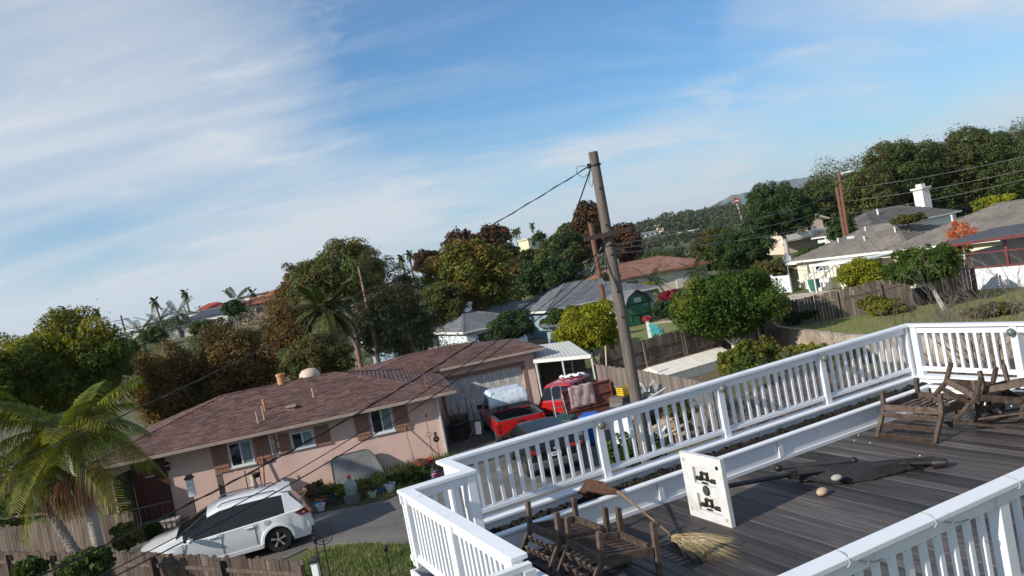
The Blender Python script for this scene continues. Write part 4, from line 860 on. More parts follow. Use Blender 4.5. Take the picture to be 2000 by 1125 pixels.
# terracotta house
TERR=mat('terracotta_roof',(.22,.105,.075),(.28,.15,.115),scale=.3,rough=.9,isl=.2)
te=thing('terracotta_house','cream house with red brown hip roof among palms','house',(11,97,.15),DA-R(6))
wallbox(te,.5,15.0,.6,9,2.5,CREAM); hip_roof(te,0,15.6,0,9.6,2.6,4.4,TERR,course=.4,tab=.6,th=.03,th_edge=.15)
obj('garage_door',MB().box(10.2,14.2,.52,.597,.0,2.2),WHITE2,te); obj('roof_patch',MB().box(10.0,15.62,-.05,-.003,2.35,2.6),mat('orange_fascia',(.36,.16,.09),rough=.8),te); window(te,3,5,1,2.1,.6); window(te,6.5,8,1,2.1,.6)
# carport canopy, greenhouse
cp=thing('carport_canopy','white corrugated canopy roof beside the garage over stored goods','canopy',(0,0,0))
cA,cB,cC,cD=Vector((.35,38.1,2.28)),Vector((3.0,37.0,2.16)),Vector((2.35,40.3,2.62)),Vector((.75,41.2,2.62))
mb=MB(); nn_=26
for i in range(nn_+1):
    f=i/nn_; dz=.014*(i%2); a=cA.lerp(cB,f); b=cD.lerp(cC,f); mb.v+= [tuple(a+Vector((0,0,dz))),tuple(b+Vector((0,0,dz)))]
for i in range(nn_): mb.f.append((2*i,2*i+2,2*i+3,2*i+1))
o=obj('corrugated_sheet',mb,mat('canopy_white',(.42,.42,.40),(.50,.50,.47),scale=1.5,rough=.7),cp); o.modifiers.new('s','SOLIDIFY').thickness=.02
obj('front_beam',MB().beam(cA-Vector((0,.02,.07)),cB-Vector((0,.02,.07)),.06,.16),WHITE2,cp)
for p in(cB,cA.lerp(cB,.5),cA.lerp(cB,.03)): cbox('post',(.07,.07,p.z-.15),WHITE2,cp,(p.x,p.y+.05,0))
obj('back_wall',MB().beam(Vector((.6,41.6,1.1)),Vector((2.9,40.4,1.1)),.05,2.2),FENCED,cp)
for k in range(7): f=k/6; cbox('wall_stud',(.05,.06,2.2),FENCEG,cp,(.6+2.3*f,41.52-1.2*f,0))
gn=thing('low_greenhouse','low white framed cold greenhouse with weathered roof panels behind the grey fence','greenhouse',(6.3,37.6,0),R(28))
GHW=mat('weathered_white_panel',(.76,.73,.66),(.56,.47,.36),scale=4,rough=.8,lo=.55,hi=.8)
obj('base',MB().box(0,4.6,0,2.2,0,.45),GHW,gn)
for k in range(6):
    for (ya,za_,yb,zb_) in((-.05,.46,1.1,.85),(2.25,.46,1.1,.85)):
        x0=-.05+k*.785; obj('roof_panel',MB().add([(x0,ya,za_),(x0+.765,ya,za_),(x0+.765,yb,zb_),(x0,yb,zb_),(x0,ya,za_-.03),(x0+.765,ya,za_-.03),(x0+.765,yb,zb_-.03),(x0,yb,zb_-.03)],[(0,1,2,3),(7,6,5,4),(0,4,5,1),(1,5,6,2),(2,6,7,3),(3,7,4,0)]),GHW,gn)
obj('end_panel',MB().add([(-.01,0,.45),(-.01,2.2,.45),(-.01,1.1,.83)],[(0,1,2)]),GHW,gn); obj('rust_edge',MB().beam((-.06,1.1,.87),(4.65,1.1,.87),.05,.03),RUST,gn)
# ---------------------------------------------------------------- vegetation
def leafmat(name,c1,c2,c3=None,s3=.35,isl=.45,trans=.22): return mat(name,c1,c2,scale=.9,rough=.6,isl=isl,trans=trans,c3=c3,s3=s3,lo3=.48,hi3=.62,spec=.14)
LF={'citrus':leafmat('citrus_leaf',(.030,.072,.012),(.070,.115,.017),(.135,.155,.02)),
 'lime':leafmat('lime_leaf',(.17,.195,.015),(.28,.27,.022),(.08,.12,.015),trans=.3),
 'dark':leafmat('dark_leaf',(0.0243,0.0539,0.0189),(0.0607,0.0964,0.0270)),
 'ficus':leafmat('ficus_leaf',(0.0560,0.0910,0.0168),(0.1190,0.1400,0.0224),(0.2380,0.2170,0.0280),.28,trans=.32),
 'olive':leafmat('olive_leaf',(0.0630,0.0693,0.0224),(0.1190,0.1078,0.0308),(0.0980,0.1309,0.0392)),
 'brown':leafmat('brown_gum_leaf',(0.1120,0.0753,0.0291),(0.2128,0.1270,0.0426),(0.0784,0.0800,0.0314)),
 'gum':leafmat('gum_leaf',(0.0405,0.0683,0.0216),(0.0810,0.1099,0.0324),(0.1013,0.0861,0.0297)),
 'rust':leafmat('rust_gum_leaf',(.075,.040,.022),(.12,.062,.034),(.05,.05,.03)),
 'yellowgreen':leafmat('yellowgreen_leaf',(0.0743,0.1021,0.0189),(0.1485,0.1418,0.0243),(0.1755,0.1205,0.0270)),
 'pine':leafmat('pine_needle',(0.0260,0.0429,0.0182),(0.0494,0.0658,0.0260),(0.0715,0.0601,0.0234)),
 'hedge':leafmat('hedge_leaf',(0.0336,0.0660,0.0168),(0.0780,0.1020,0.0216)),
 'red':leafmat('bougainvillea',(.20,.012,.035),(.28,.02,.05),(.04,.07,.02)),
 'flame':leafmat('flame_leaf',(.42,.05,.015),(.50,.13,.015),(.30,.10,.02)),
 'photinia':leafmat('photinia_leaf',(.10,.13,.02),(.17,.17,.03),(.26,.09,.04)),
 'far':leafmat('far_leaf',(0.0455,0.0655,0.0364),(0.0806,0.0928,0.0468),(0.0910,0.0751,0.0455),.03),
 'cover':leafmat('ground_cover_leaf',(.13,.14,.015),(.20,.18,.02),(.07,.10,.02)),
 'dry':leafmat('dry_shrub_leaf',(.12,.075,.04),(.18,.12,.07))}
def leafmesh(name,C,Nn,size,matl,asp=.5,fold=.25):
    """one folded rhombic leaf at every point"""
    n=len(C); a=rng.normal(size=(n,3)); Nn=Nn/np.linalg.norm(Nn,axis=1)[:,None]; t=np.cross(Nn,a); t/=np.linalg.norm(t,axis=1)[:,None]; b=np.cross(Nn,t)
    L=(size*rng.uniform(.6,1.35,n))[:,None]; W=L*asp
    V=np.stack([C-t*L*.5,C+b*W*.5-Nn*L*fold*.3,C+t*L*.5-Nn*L*fold*.35,C-b*W*.5-Nn*L*fold*.3],1).reshape(-1,3).astype(np.float32)
    me=bpy.data.meshes.new(name); me.vertices.add(4*n); me.vertices.foreach_set('co',V.ravel()); me.loops.add(4*n); me.polygons.add(n)
    me.loops.foreach_set('vertex_index',np.arange(4*n,dtype=np.int32)); me.polygons.foreach_set('loop_start',np.arange(0,4*n,4,dtype=np.int32)); me.update(calc_edges=True); me.materials.append(matl); return me
def sph(n):
    v=rng.normal(size=(n,3)); return v/np.linalg.norm(v,axis=1)[:,None]
def crown_pts(rad,nl,N,lobe=(.28,.5),flat=1.,hollow=.0,low=-.55,stray=.06):
    """leaf points on many small lobes that fill the ellipsoid rad"""
    rad=np.array(rad); d=sph(nl*3); d=d[d[:,2]>low][:nl]; k=len(d); rr=rng.uniform(.45,.86,k)**.7
    lc=d*rr[:,None]*rad*(1-.0); lr=rng.uniform(lobe[0],lobe[1],k)*rad.min()*(1.15-.45*rr)
    w_=lr**2; pick=rng.choice(k,N,p=w_/w_.sum()); q=sph(N); q[:,2]=np.where((q[:,2]<-.2)&(rng.random(N)<.6),-q[:,2],q[:,2]); u=1-.42*rng.random(N)**2
    P=lc[pick]+q*(lr[pick]*u)[:,None]*np.array([1,1,flat]); s_=rng.random(N)<stray; P[s_]*=rng.uniform(1.0,1.13,(s_.sum(),1))
    ni=int(N*.22); q2=sph(ni)*(rng.random(ni)**.4)[:,None]*rad*.74; P[:ni]=q2
    Nn=q*.7+sph(N)*.75+np.array([0,0,.45]); return P,Nn,lc,lr
def limbs(mb,base,lc,rt,nmax=9,start=.35,up=None):
    base=Vector(base)
    idx=rng.choice(len(lc),min(nmax,len(lc)),replace=False); fork=base*(1)
    for i in idx:
        e=Vector(lc[i]); m=base.lerp(e,.45)+Vector((random.uniform(-.2,.2),random.uniform(-.2,.2),random.uniform(.0,.3)))*e.length*.25
        mb.tube([base,m,e],[rt*.6,rt*.35,rt*.10],6)
def tree(name,label,cx,cy,Y,w_,h_,kind,N=None,leaf=None,trunk=PALEBARK if False else BARK,cat='tree',nl=34,asp=.5,lobe=(.26,.46),flat=.85,zb=None,depth=None,lpx=4.2,dens=.62,low=-.55,rt=None,lean=(0,0),group=None,fork=.55,stray=.06,nlimb=9,notrunk=False):
    """cx,cy: crown centre in the photo, Y: distance, w_,h_: crown size in photo pixels"""
    c=AT(cx,cy,Y); k=Y/FPX; rx,rz=w_*k/2*1.06,h_*k/2*1.06; ry=depth or min(rx,max(rz,rx*.8)); zb=hgt(c.x,c.y) if zb is None else zb
    t=thing(name,label,cat,(c.x+lean[0],c.y+lean[1],zb),0,group); off=Vector((-lean[0],-lean[1],c.z-zb))
    N=int(1.9*(N or min(24000,max(700,dens*w_*h_)))); sz=(leaf or max(.05,lpx*k))*1.22; nl=int(nl*1.35); asp=max(asp,.42)*1.1
    P,Nn,lc,lr=crown_pts((rx,ry,rz),nl,N,lobe,flat,low=low,stray=stray)
    P=P+np.array(off); P[:,2]=np.maximum(P[:,2],.05)
    link('crown',leafmesh('crown',P,Nn,np.where(np.arange(N)<int(N*.22),sz*1.7,sz),LF[kind],asp),t)
    if not notrunk:
        rt=rt or max(.06,.05*max(rx,rz)+.03); mb=MB(); f=Vector((off.x*.7,off.y*.7,max(.12,off.z-rz*fork)))
        mb.tube([(0,0,-.1),f*.5+Vector((random.uniform(-.1,.1)*rx,0,0)),f],[rt*1.25,rt,rt*.8],9); limbs(mb,f,lc+np.array(off),rt,nlimb)
        obj('trunk',mb,trunk,t,smooth=60)
    return t
# --- near and middle trees
tree('citrus_tree','round citrus tree with a pale trunk in front of the long dark fence',1420,603,40.0,224,150,'citrus',trunk=PALEBARK,N=21000,leaf=.105,nl=60,lobe=(.26,.42),rt=.13,fork=.9)
tree('citrus_tree','leaning citrus tree with pale crooked trunk on the raised lawn',1800,522,38.5,150,84,'citrus',trunk=PALEBARK,N=11000,leaf=.10,nl=44,lean=(.55,-.4),zb=.98,rt=.1,fork=.6,nlimb=14)
tree('round_shrub','clipped yellow-green shrub behind the fence below the cream house',1686,541,47,100,66,'lime',N=6500,leaf=.10,nl=34,cat='shrub',lobe=(.4,.6),low=-.3)
tree('round_shrub','bright yellow-green shrub beside the grey pole behind the dark fence',1152,643,47,140,100,'lime',N=14000,leaf=.115,nl=46,cat='shrub',lobe=(.34,.52),low=-.7)
tree('dark_shrub','dark green bushy tree in front of the grey blue house',995,640,51,104,66,'dark',N=8000,leaf=.12,nl=36,cat='shrub',zb=0)
tree('round_shrub','low clipped hedge shrub between the dark tree and bright shrub',1089,626,55,66,42,'hedge',N=3500,leaf=.12,nl=24,cat='shrub',lobe=(.4,.6))
tree('round_shrub','small brownish hedge dome behind the bright yellow-green shrub',1122,608,60,46,26,'yellowgreen',N=1800,nl=18,cat='shrub')
tree('ficus_tree','large dark ficus tree with yellow-green top at the left edge',118,725,40,296,232,'ficus',N=26000,leaf=.125,nl=80,lobe=(.2,.34),trunk=PALEBARK,rt=.22,nlimb=16,fork=.75,low=-.8)
tree('ficus_tree','sunlit outer ficus bough low at the left edge',-18,760,36,120,190,'ficus',N=9000,leaf=.12,nl=36,trunk=PALEBARK)
tree('gum_bush','brown tinged drooping gum tree left of the roof',332,768,46,150,190,'brown',N=16000,leaf=.13,asp=.3,nl=60,lobe=(.22,.36),flat=1.2,low=-.9)
tree('gum_bush','tall brown tinged gum tree behind the roof ridge',458,733,48,180,200,'brown',N=19000,leaf=.13,asp=.3,nl=66,lobe=(.22,.36),flat=1.2,low=-.9)
tree('gum_bush','dark brown gum tree between the hill houses and the date palm',562,672,54,140,170,'brown',N=11000,leaf=.14,asp=.3,nl=50,flat=1.2,low=-.9)
tree('green_bush','leafy olive bush behind the middle of the brown roof',622,704,45,150,120,'olive',N=13000,leaf=.115,asp=.4,nl=60,lobe=(.2,.36),low=-.9,cat='shrub')
tree('gum_tree','large brown topped gum tree above the date palm',668,545,72,215,150,'olive',N=16000,nl=70,lobe=(.2,.36),trunk=BARK,asp=.4)
tree('gum_tree','brown shadowed gum tree left of the large gum',590,575,78,110,130,'brown',N=7000,nl=40,lobe=(.22,.36),asp=.4)
tree('broadleaf_tree','big yellow-green broadleaf tree behind the grey roofs',915,555,76,190,175,'yellowgreen',N=19000,nl=80,lobe=(.2,.34),low=-.8,asp=.6)
tree('broadleaf_tree','dark lower broadleaf tree behind the left grey roof',868,600,70,90,110,'olive',N=6500,nl=40)
tree('broadleaf_tree','dark green rounded tree right of the yellow-green broadleaf',1068,545,92,150,88,'dark',N=9000,nl=50,lobe=(.24,.4))
tree('broadleaf_tree','brownish dark tree behind the far brown pole',1100,500,108,110,90,'gum',N=6000,nl=40)
tree('gum_tree','tall rust coloured gum behind the grey pole',1152,455,112,74,120,'rust',N=6000,nl=40,flat=1.2,low=-.9,trunk=PALEBARK)
tree('gum_tree','rust coloured gum right of the grey pole',1222,478,112,70,90,'rust',N=4500,nl=34,trunk=PALEBARK)
tree('round_tree','dark bushy tree between the brown pole and terracotta house',1183,565,82,70,62,'dark',N=3800,nl=26)
tree('round_shrub','bright hedge behind the green shed roof',1266,564,88,36,28,'lime',N=1200,nl=14,cat='shrub')
tree('bougainvillea','crimson bougainvillea beside the green shed',1310,582,68,52,34,'red',N=2200,nl=18,cat='shrub')
tree('dark_shrub','dark shrub under the bougainvillea beside the shed',1300,604,66,58,40,'dark',N=2400,nl=18,cat='shrub')
# pines with bare poles
def pine(name,label,pt,pb,Y,side,N,cw,extra=0):
    b=AT(*pb,Y); tp=AT(*pt,Y); zb=hgt(b.x,b.y); k=(zb-tp.z)/(b.z-tp.z); base=tp+(b-tp)*k; t=thing(name,label,'tree',base); v=tp-base
    mb=MB().tube([(0,0,0),v*.5+Vector((.06,0,0)),v],[.17,.13,.06],8)
    for i in range(26):
        f=random.uniform(.35,.97); a=random.uniform(0,6.3); L_=random.uniform(.5,1.5)*(1.25-f); p=v*f
        mb.tube([p,p+Vector((math.cos(a)*L_,math.sin(a)*L_,random.uniform(-.1,.25)))],[.03,.012],4)
    obj('trunk',mb,mat('pinkish_bark',(.20,.12,.095),(.30,.20,.165),scale=6,rough=.9,bump=.3),t,smooth=60)
    n=N; f=rng.uniform(.3,1.06,n); a=rng.uniform(0,6.283,n); lay=np.round(f*11)/11; r_=np.sqrt(rng.random(n))*cw*(1.25-f)*(.65+.35*np.sin(a*3+lay*20)); P=np.outer(lay,np.array(v))+np.c_[np.cos(a)*r_,np.sin(a)*r_,rng.normal(0,.13,n)-r_*.12]; P[:,0]+=side
    link('crown',leafmesh('crown',P,sph(n)+np.array([0,0,.6]),np.full(n,.16),LF['pine'],.28),t)
pine('pine_tree','pine with pinkish bare trunk left of its twin behind the roof',(700,520),(738,706),52,.9,9000,4.2)
pine('pine_tree','pine with pinkish bare trunk behind the right roof ridge',(768,545),(808,692),53,.6,10000,4.4)
pine('pine_tree','dark pine without visible trunk behind the twin pines',(812,545),(822,690),58,-.6,9000,3.4)
tree('broadleaf_tree','black-green shaded tree mass between the pines',768,628,57,150,130,'pine',N=14000,leaf=.17,nl=50,low=-.9)
lt=thing('bare_tree','thin pale leaning trunk with ragged top beside the date palm','tree',AT(703,712,50)*1.0-Vector((0,0,AT(703,712,50).z)))
_b=lt.location; obj('trunk',MB().tube([Vector((0,0,0)),AT(697,680,50)-_b,AT(685,645,50)-_b,AT(668,610,50)-_b,AT(655,592,50)-_b],[.12,.11,.09,.08,.05],7),mat('pinkish_bark',(.2,.12,.1)),lt,smooth=True)
n=600; link('crown',leafmesh('crown',np.array(AT(652,590,50)-_b)+rng.normal(0,.25,(n,3)),sph(n),np.full(n,.14),LF['dry'],.3),lt)
# --- palms
def frond(L,droop,nleaf,ll,wd,up=.5,tw=.0,hang=.35,curl=1.):
    """feather frond along +x: rachis tube plus paired leaflets"""
    mb=MB(); pts=[]; 
    for i in range(13):
        s_=i/12; pts.append(Vector((L*s_*(1-.12*s_*s_*droop),tw*s_*s_*L,L*(up*s_-droop*s_*s_))))
    mb.tube(pts,[.022*(1-.85*i/12)*L/2.2 for i in range(13)],5)
    for i in range(nleaf):
        s_=.14+.85*i/nleaf; x=s_*12; k=min(11,int(x)); p=pts[k].lerp(pts[k+1],x-k); d=(pts[k+1]-pts[k]).normalized()
        l_=ll*(math.sin(math.pi*min(1,.18+.78*s_))**.6)*random.uniform(.85,1.1)
        for sg in(-1,1):
            sd_=d.cross(Vector((0,0,1))).normalized()*sg; dirv=(sd_*.86+d*.55+Vector((0,0,.22-hang*.4))).normalized()
            e1=p+dirv*l_*.55; e2=p+dirv*l_+Vector((0,0,-hang*l_*curl)); wv=d*wd*.5
            mb.add([p-wv*.6,p+wv*.6,e1+wv,e1-wv,e2],[(0,1,2,3),(3,2,4)])
    return mb
PALMG=mat('king_palm_leaf',(.080,.112,.010),(.20,.195,.014),scale=1.5,rough=.5,isl=.5,trans=.28,spec=.2); PALMD=mat('date_palm_leaf',(.040,.058,.015),(.085,.095,.022),scale=1.5,rough=.5,isl=.4,trans=.2)
PRING=mat('palm_trunk_grey',(.24,.215,.20),(.36,.33,.31),scale=10,rough=.85,bump=.3,stretch=(.3,.3,3))
def palm(name,label,base,head,nf,L,matl,rt,droop=(.35,.9),nleaf=36,ll=.5,wd=.035,upr=(.1,.95),hang=.35,variants=5,trunkm=None,ring=True,az0=0,skip=None,seed=1,rings=22):
    rr=random.Random(seed); t=thing(name,label,'palm',base); v=Vector(head)-Vector(base)
    pts=[]; rs=[]
    for i in range(rings+1):
        f=i/rings; p=Vector((v.x*f**1.5,v.y*f**1.5,v.z*f)); pts+= [p,p+Vector((0,0,v.z/rings*.8))]; k_=1.35-.45*f+(.35 if i==0 else 0); rs+=[rt*k_*1.06,rt*k_]
    obj('trunk',MB().tube(pts[:-1],rs[:-1],10),trunkm or PRING,t,smooth=50)
    ms=[]
    for k in range(variants):
        f=k/(variants-1); ms.append(mkmesh('frond',frond(L*rr.uniform(.9,1.08),droop[0]+(droop[1]-droop[0])*f,nleaf,ll,wd,upr[1]+(upr[0]-upr[1])*f,rr.uniform(-.12,.12),hang),matl))
    for i in range(nf):
        f=i/nf; k=min(variants-1,int(f*variants)); o=link('frond',ms[k],t,v+Vector((0,0,-.05-.25*f)),(rr.uniform(-.25,.25),rr.uniform(-.15,.1),az0+i*2.399+rr.uniform(-.25,.25)))
    return t,v
kb=Vector((AT(196,1080,23.6).x,23.6,0)); kb2=Vector((AT(158,1085,23.9).x,23.9,0))
hd1=AT(140,838,23.6)
kp1,v1=palm('king_palm','king palm with long feathery fronds left of the pink house',kb,hd1,26,2.35,PALMG,.13,droop=(.34,1.1),nleaf=50,ll=.80,wd=.036,upr=(.05,.80),hang=.55,seed=4,az0=.6)
kp2,v2_=palm('king_palm','shorter king palm with curved trunk at the left edge',kb2,AT(22,915,24.0),18,2.2,PALMG,.12,droop=(.4,1.0),nleaf=46,ll=.66,wd=.034,upr=(.0,.7),hang=.6,seed=9)
palm('king_palm','king palm just outside the left edge whose fronds reach into view',(-17.3,21.6,0),(-17.0,21.9,6.6),16,3.1,PALMG,.13,droop=(.3,.95),nleaf=44,ll=.75,wd=.04,upr=(.05,.8),hang=.5,seed=31)
INFL=mat('palm_flower_strand',(.34,.17,.045),(.30,.14,.10),scale=1.2,rough=.8,isl=.35)
for nm,par,c,n_ in (('a',kp1,AT(180,945,23.3),95),('b',kp1,AT(142,962,23.3),80),('c',kp2,AT(108,972,23.5),70)):
    mb=MB(); o_=Vector((0,0,0)); top_=c-Vector(par.location)
    for i in range(n_):
        a=random.uniform(0,6.3); r_=random.uniform(.15,.55); l_=random.uniform(.6,1.25); s_=top_+Vector((random.uniform(-.08,.08),random.uniform(-.08,.08),.35))
        mb.tube([s_,s_+Vector((math.cos(a)*r_*.6,math.sin(a)*r_*.6,.06)),s_+Vector((math.cos(a)*r_,math.sin(a)*r_,-l_*.45)),s_+Vector((math.cos(a)*r_*1.1,math.sin(a)*r_*1.1,-l_))],[.012,.012,.011,.007],4,cap=False)
    tag(obj('flower_strands',mb,INFL,par),kind='stuff')
crs=obj('crownshaft',MB().tube([(0,0,-1.3),(0,0,-.5),(0,0,.1)],[.17,.15,.06],10),mat('crownshaft_green',(.10,.14,.05),(.16,.17,.08),rough=.5),kp1,smooth=True,loc=v1)
pb_=AT(662,735,50); palm('date_palm','date palm with arching fronds behind the brown roof',(pb_.x,pb_.y,0),AT(634,600,50),38,2.2,PALMD,.28,droop=(.25,1.15),nleaf=38,ll=.50,wd=.075,upr=(-.25,1.0),hang=.3,trunkm=BARK,seed=3)
for i,(px,py,Y,L_) in enumerate(((1275,548,96,2.6),(1357,527,98,2.0))):
    h_=AT(px,py,Y); palm('fan_palm',['bushy palm left of the white garage door of the terracotta house','slender palm right of the terracotta house'][i],(h_.x+.3,h_.y,hgt(h_.x,h_.y)),h_,20,L_,PALMD,.2,nleaf=16,ll=.5,wd=.09,droop=(.3,1.2),upr=(-.2,1.0),trunkm=BARK,seed=12+i)
def skypalm(label,pt,pb,Y,r_=.17,L_=1.5,nf=16,seed=1):
    h_=AT(*pt,Y); b=AT(*pb,Y); zb=hgt(b.x,b.y); k=(zb-h_.z)/(b.z-h_.z); base=h_+(b-h_)*k
    return palm('washingtonia_palm',label,base,h_,nf,L_,PALMD,r_,nleaf=10,ll=L_*.4,wd=.26,droop=(.3,1.5),upr=(-.6,1.0),trunkm=BARK,seed=seed,rings=6,variants=4)
for i,(l_,pt,pb,Y,L_) in enumerate((('lone tall palm above the ficus tree',(188,608),(199,640),190,0.99),('tall palm above the hill trees at left',(301,588),(311,622),170,1.24),('tallest thin palm beside the red roofed house',(360,571),(369,608),175,1.05),
  ('short palm on the hill beside the beige house',(492,572),(495,585),165,1.05),('palm between the red roofed and beige houses',(460,585),(465,615),150,2.88),
  ('left palm of the far skyline trio',(1003,452),(1010,478),300,1.24),('middle palm of the far skyline trio',(1007,451),(1014,478),310,1.24),('right palm of the far skyline trio',(1012,449),(1018,478),320,1.24),
  ('taller palm of the far skyline pair',(1039,440),(1045,468),300,1.36),('shorter palm of the far skyline pair',(1051,453),(1054,470),330,1.12),('faint palm right of the far skyline pair',(1056,455),(1058,470),340,1.12),
  ('left palm beside the brown hill trees',(783,502),(787,520),150,0.93),('right palm beside the brown hill trees',(799,494),(803,516),150,0.87))): skypalm(l_,pt,pb,Y,L_=L_,seed=20+i)
for i,(px,py,Y,L_) in enumerate(((308,634,150,4.0),(345,615,150,4.2),(275,650,140,3.4))):
    h_=AT(px,py,Y); palm('feather_palm',['feathery palm below the tallest hill palm','bushy feather palm in front of the grey hill roofs','low feather palm at the left end of the hill'][i],(h_.x,h_.y,hgt(h_.x,h_.y)-.3),h_,22,L_,PALMD,.3,nleaf=14,ll=.9,wd=.16,droop=(.3,1.1),upr=(-.3,1.0),trunkm=BARK,seed=50+i,rings=6,variants=4)
# --- wooded hillside, right hand ridge and far things
for i,(px,py,Y,w_,h_,kd,l_) in enumerate((
 (1905,325,122,230,140,'gum','tall gum with feathery top at the upper right corner'),
 (1760,345,120,180,150,'gum','tall gum left of the highest tree on the right ridge'),
 (1690,385,112,120,110,'olive','gum behind the brown pole pair on the right'),(1608,400,122,110,95,'gum','gum filling the slope left of the brown pole pair'),(1655,395,126,90,100,'dark','dark gum directly behind the brown pole pair'),
 (1840,368,122,180,80,'gum','dark gum mass behind the dark grey roof'),
 (1978,375,118,110,80,'hedge','dense green tree at the right edge above the chimney'),
 (1522,412,108,150,125,'dark','big dark spreading tree left of the brown pole pair'),
 (1450,490,100,130,95,'dark','dark tree in front of the pale gabled house'),
 (1400,490,104,110,95,'gum','dark tree mass right of the terracotta house'),
 (1600,500,88,110,45,'hedge','green tree left of the cream house roof'),
 (1500,535,74,95,60,'olive','low shrub mass between citrus tree and cream house'),
 (1290,505,150,110,34,'gum','grey green trees beyond the terracotta roof'),
 (1395,458,190,80,40,'dark','far dark tree below the tall sign'),
 (1238,515,140,60,34,'gum','far gum beyond the grey pole'),
 (1645,452,95,60,60,'dark','dark tree behind the base of the brown pole pair'))):
    tree('ridge_tree',l_,px,py,Y,w_,h_,kd,N=int(w_*h_*.95),nl=70,lobe=(.17,.32),low=-.8,lpx=3.3,stray=.1,trunk=PALEBARK if i in(1,7) else BARK)
for i,(px,py,Y,w_,h_,l_,kd) in enumerate(((1772,428,64,80,20,'flat brownish shrub above the cream house roof','olive'),(1945,400,60,95,46,'yellow-green shrub beside the white chimney','lime'),(1860,500,52,70,60,'golden shrub beneath the flame leaved shrub','yellowgreen'))): tree('shrub',l_,px,py,Y,w_,h_,kd,N=int(w_*h_*.9),nl=26,cat='shrub')
fl=tree('flame_shrub','orange and red leaved shrub rising beside the garden hut roof',1878,462,50,56,66,'flame',N=700,nl=20,cat='shrub',lobe=(.18,.3),flat=1.6,lpx=3)
# brown gums on the middle hill
for i,(px,py,Y,w_,h_,kd,l_) in enumerate((
 (832,512,135,62,50,'rust','small rust gum on the hill left of the broadleaf tree'),(900,482,140,70,70,'rust','rust gum on the hill crest'),(962,470,140,72,62,'rust','largest rust gum on the hill crest'),
 (990,492,132,50,40,'gum','low dark gum at the right foot of the hill crest'),(1030,505,150,60,40,'olive','olive shrub below the yellow hill house'),(1075,500,150,60,50,'gum','grey gum right of the yellow hill house'),(1052,463,200,30,16,'dark','round dark tree above the yellow hill house'),
 (1110,455,190,60,36,'gum','pale gum on the skyline left of the grey pole'),(960,530,110,70,60,'brown','brown shrubs on the slope behind the broadleaf tree'),(1010,530,105,60,50,'brown','brown shrubs right of the broadleaf tree'),
 (420,655,120,60,40,'olive','bush on the left hill below the grey roofs'),(545,606,150,40,40,'brown','brown tree right of the beige hill house'),(455,603,140,46,34,'dark','dark bush between the hill houses'),(300,655,125,56,36,'gum','grey bush at the left end of the hill'),(392,640,118,50,30,'gum','grey bush below the white hill house'),
 (250,700,90,70,80,'gum','grey green bush on the far left slope'),(520,655,110,70,40,'olive','olive bush on the grassy bank'))):
    tree('hill_tree',l_,px,py,Y,w_,h_,kd,N=int(w_*h_*.8),nl=36,lobe=(.24,.4),low=-.8,lpx=4.0,nlimb=5)
def forest(name,label,pts,rr_,hh,N,size,kind):
    """far wood that reads as one mass"""
    C=[];Nn=[]
    for (x,y),r_,h_ in zip(pts,rr_,hh):
        z=hgt(x,y); P,n_,_,_=crown_pts((r_,r_,h_/2),9,N,(.4,.6),1,low=-.9); C.append(P+np.array([x,y,z+h_*.5])); Nn.append(n_)
    C=np.concatenate(C); Nn=np.concatenate(Nn); me=leafmesh(name,C,Nn,np.full(len(C),size),LF[kind],.7); return tag(link(name,me),label,'trees',None,'stuff')
def polar(n,a0,a1,r0,r1):
    a=np.radians(rng.uniform(a0,a1,n)); r_=np.sqrt(rng.uniform(r0*r0,r1*r1,n)); return np.c_[r_*np.sin(a),r_*np.cos(a)]
def clear(P,zones): 
    k=np.ones(len(P),bool)
    for x,y,r_ in zones: k&=np.hypot(P[:,0]-x,P[:,1]-y)>r_
    return P[k]
p=polar(170,6,34,130,330); zc_=np.degrees(np.arctan2(p[:,0],p[:,1])); sc_=np.where(zc_<15.5,.45,1.); forest('valley_wood','dark wooded valley beyond the terracotta house',p,rng.uniform(3.5,6.0,len(p))*np.where(zc_<15.5,.7,1),rng.uniform(5,9,len(p))*sc_,600,.40,'far')
p=polar(120,-34,9,150,300); forest('hillside_scrub','scattered scrub on the hill behind the gardens',p,rng.uniform(1.2,3.2,len(p)),rng.uniform(1.5,4,len(p)),150,.5,'far')
p=polar(260,7,24,500,950); forest('ridge_wood','far wooded ridge below the blue mountains',p,rng.uniform(9,18,len(p)),rng.uniform(8,14,len(p)),220,1.9,'far')
p=polar(110,-36,8,420,900); forest('town_trees','far town trees along the left horizon',p,rng.uniform(3,7,len(p)),rng.uniform(3,7,len(p)),90,1.2,'far')
p=clear(polar(70,-26,6,84,130),[(-4,70,16)]); forest('garden_scrub','scrubby growth on the slope below the hill houses',p,rng.uniform(1.4,3.2,len(p)),rng.uniform(1.5,3.8,len(p)),420,.30,'olive')
p=polar(70,22,40,132,190); forest('right_wood','dark wood closing the right hand background',p,rng.uniform(4,7,len(p)),rng.uniform(8,13.5,len(p)),2000,.30,'gum')
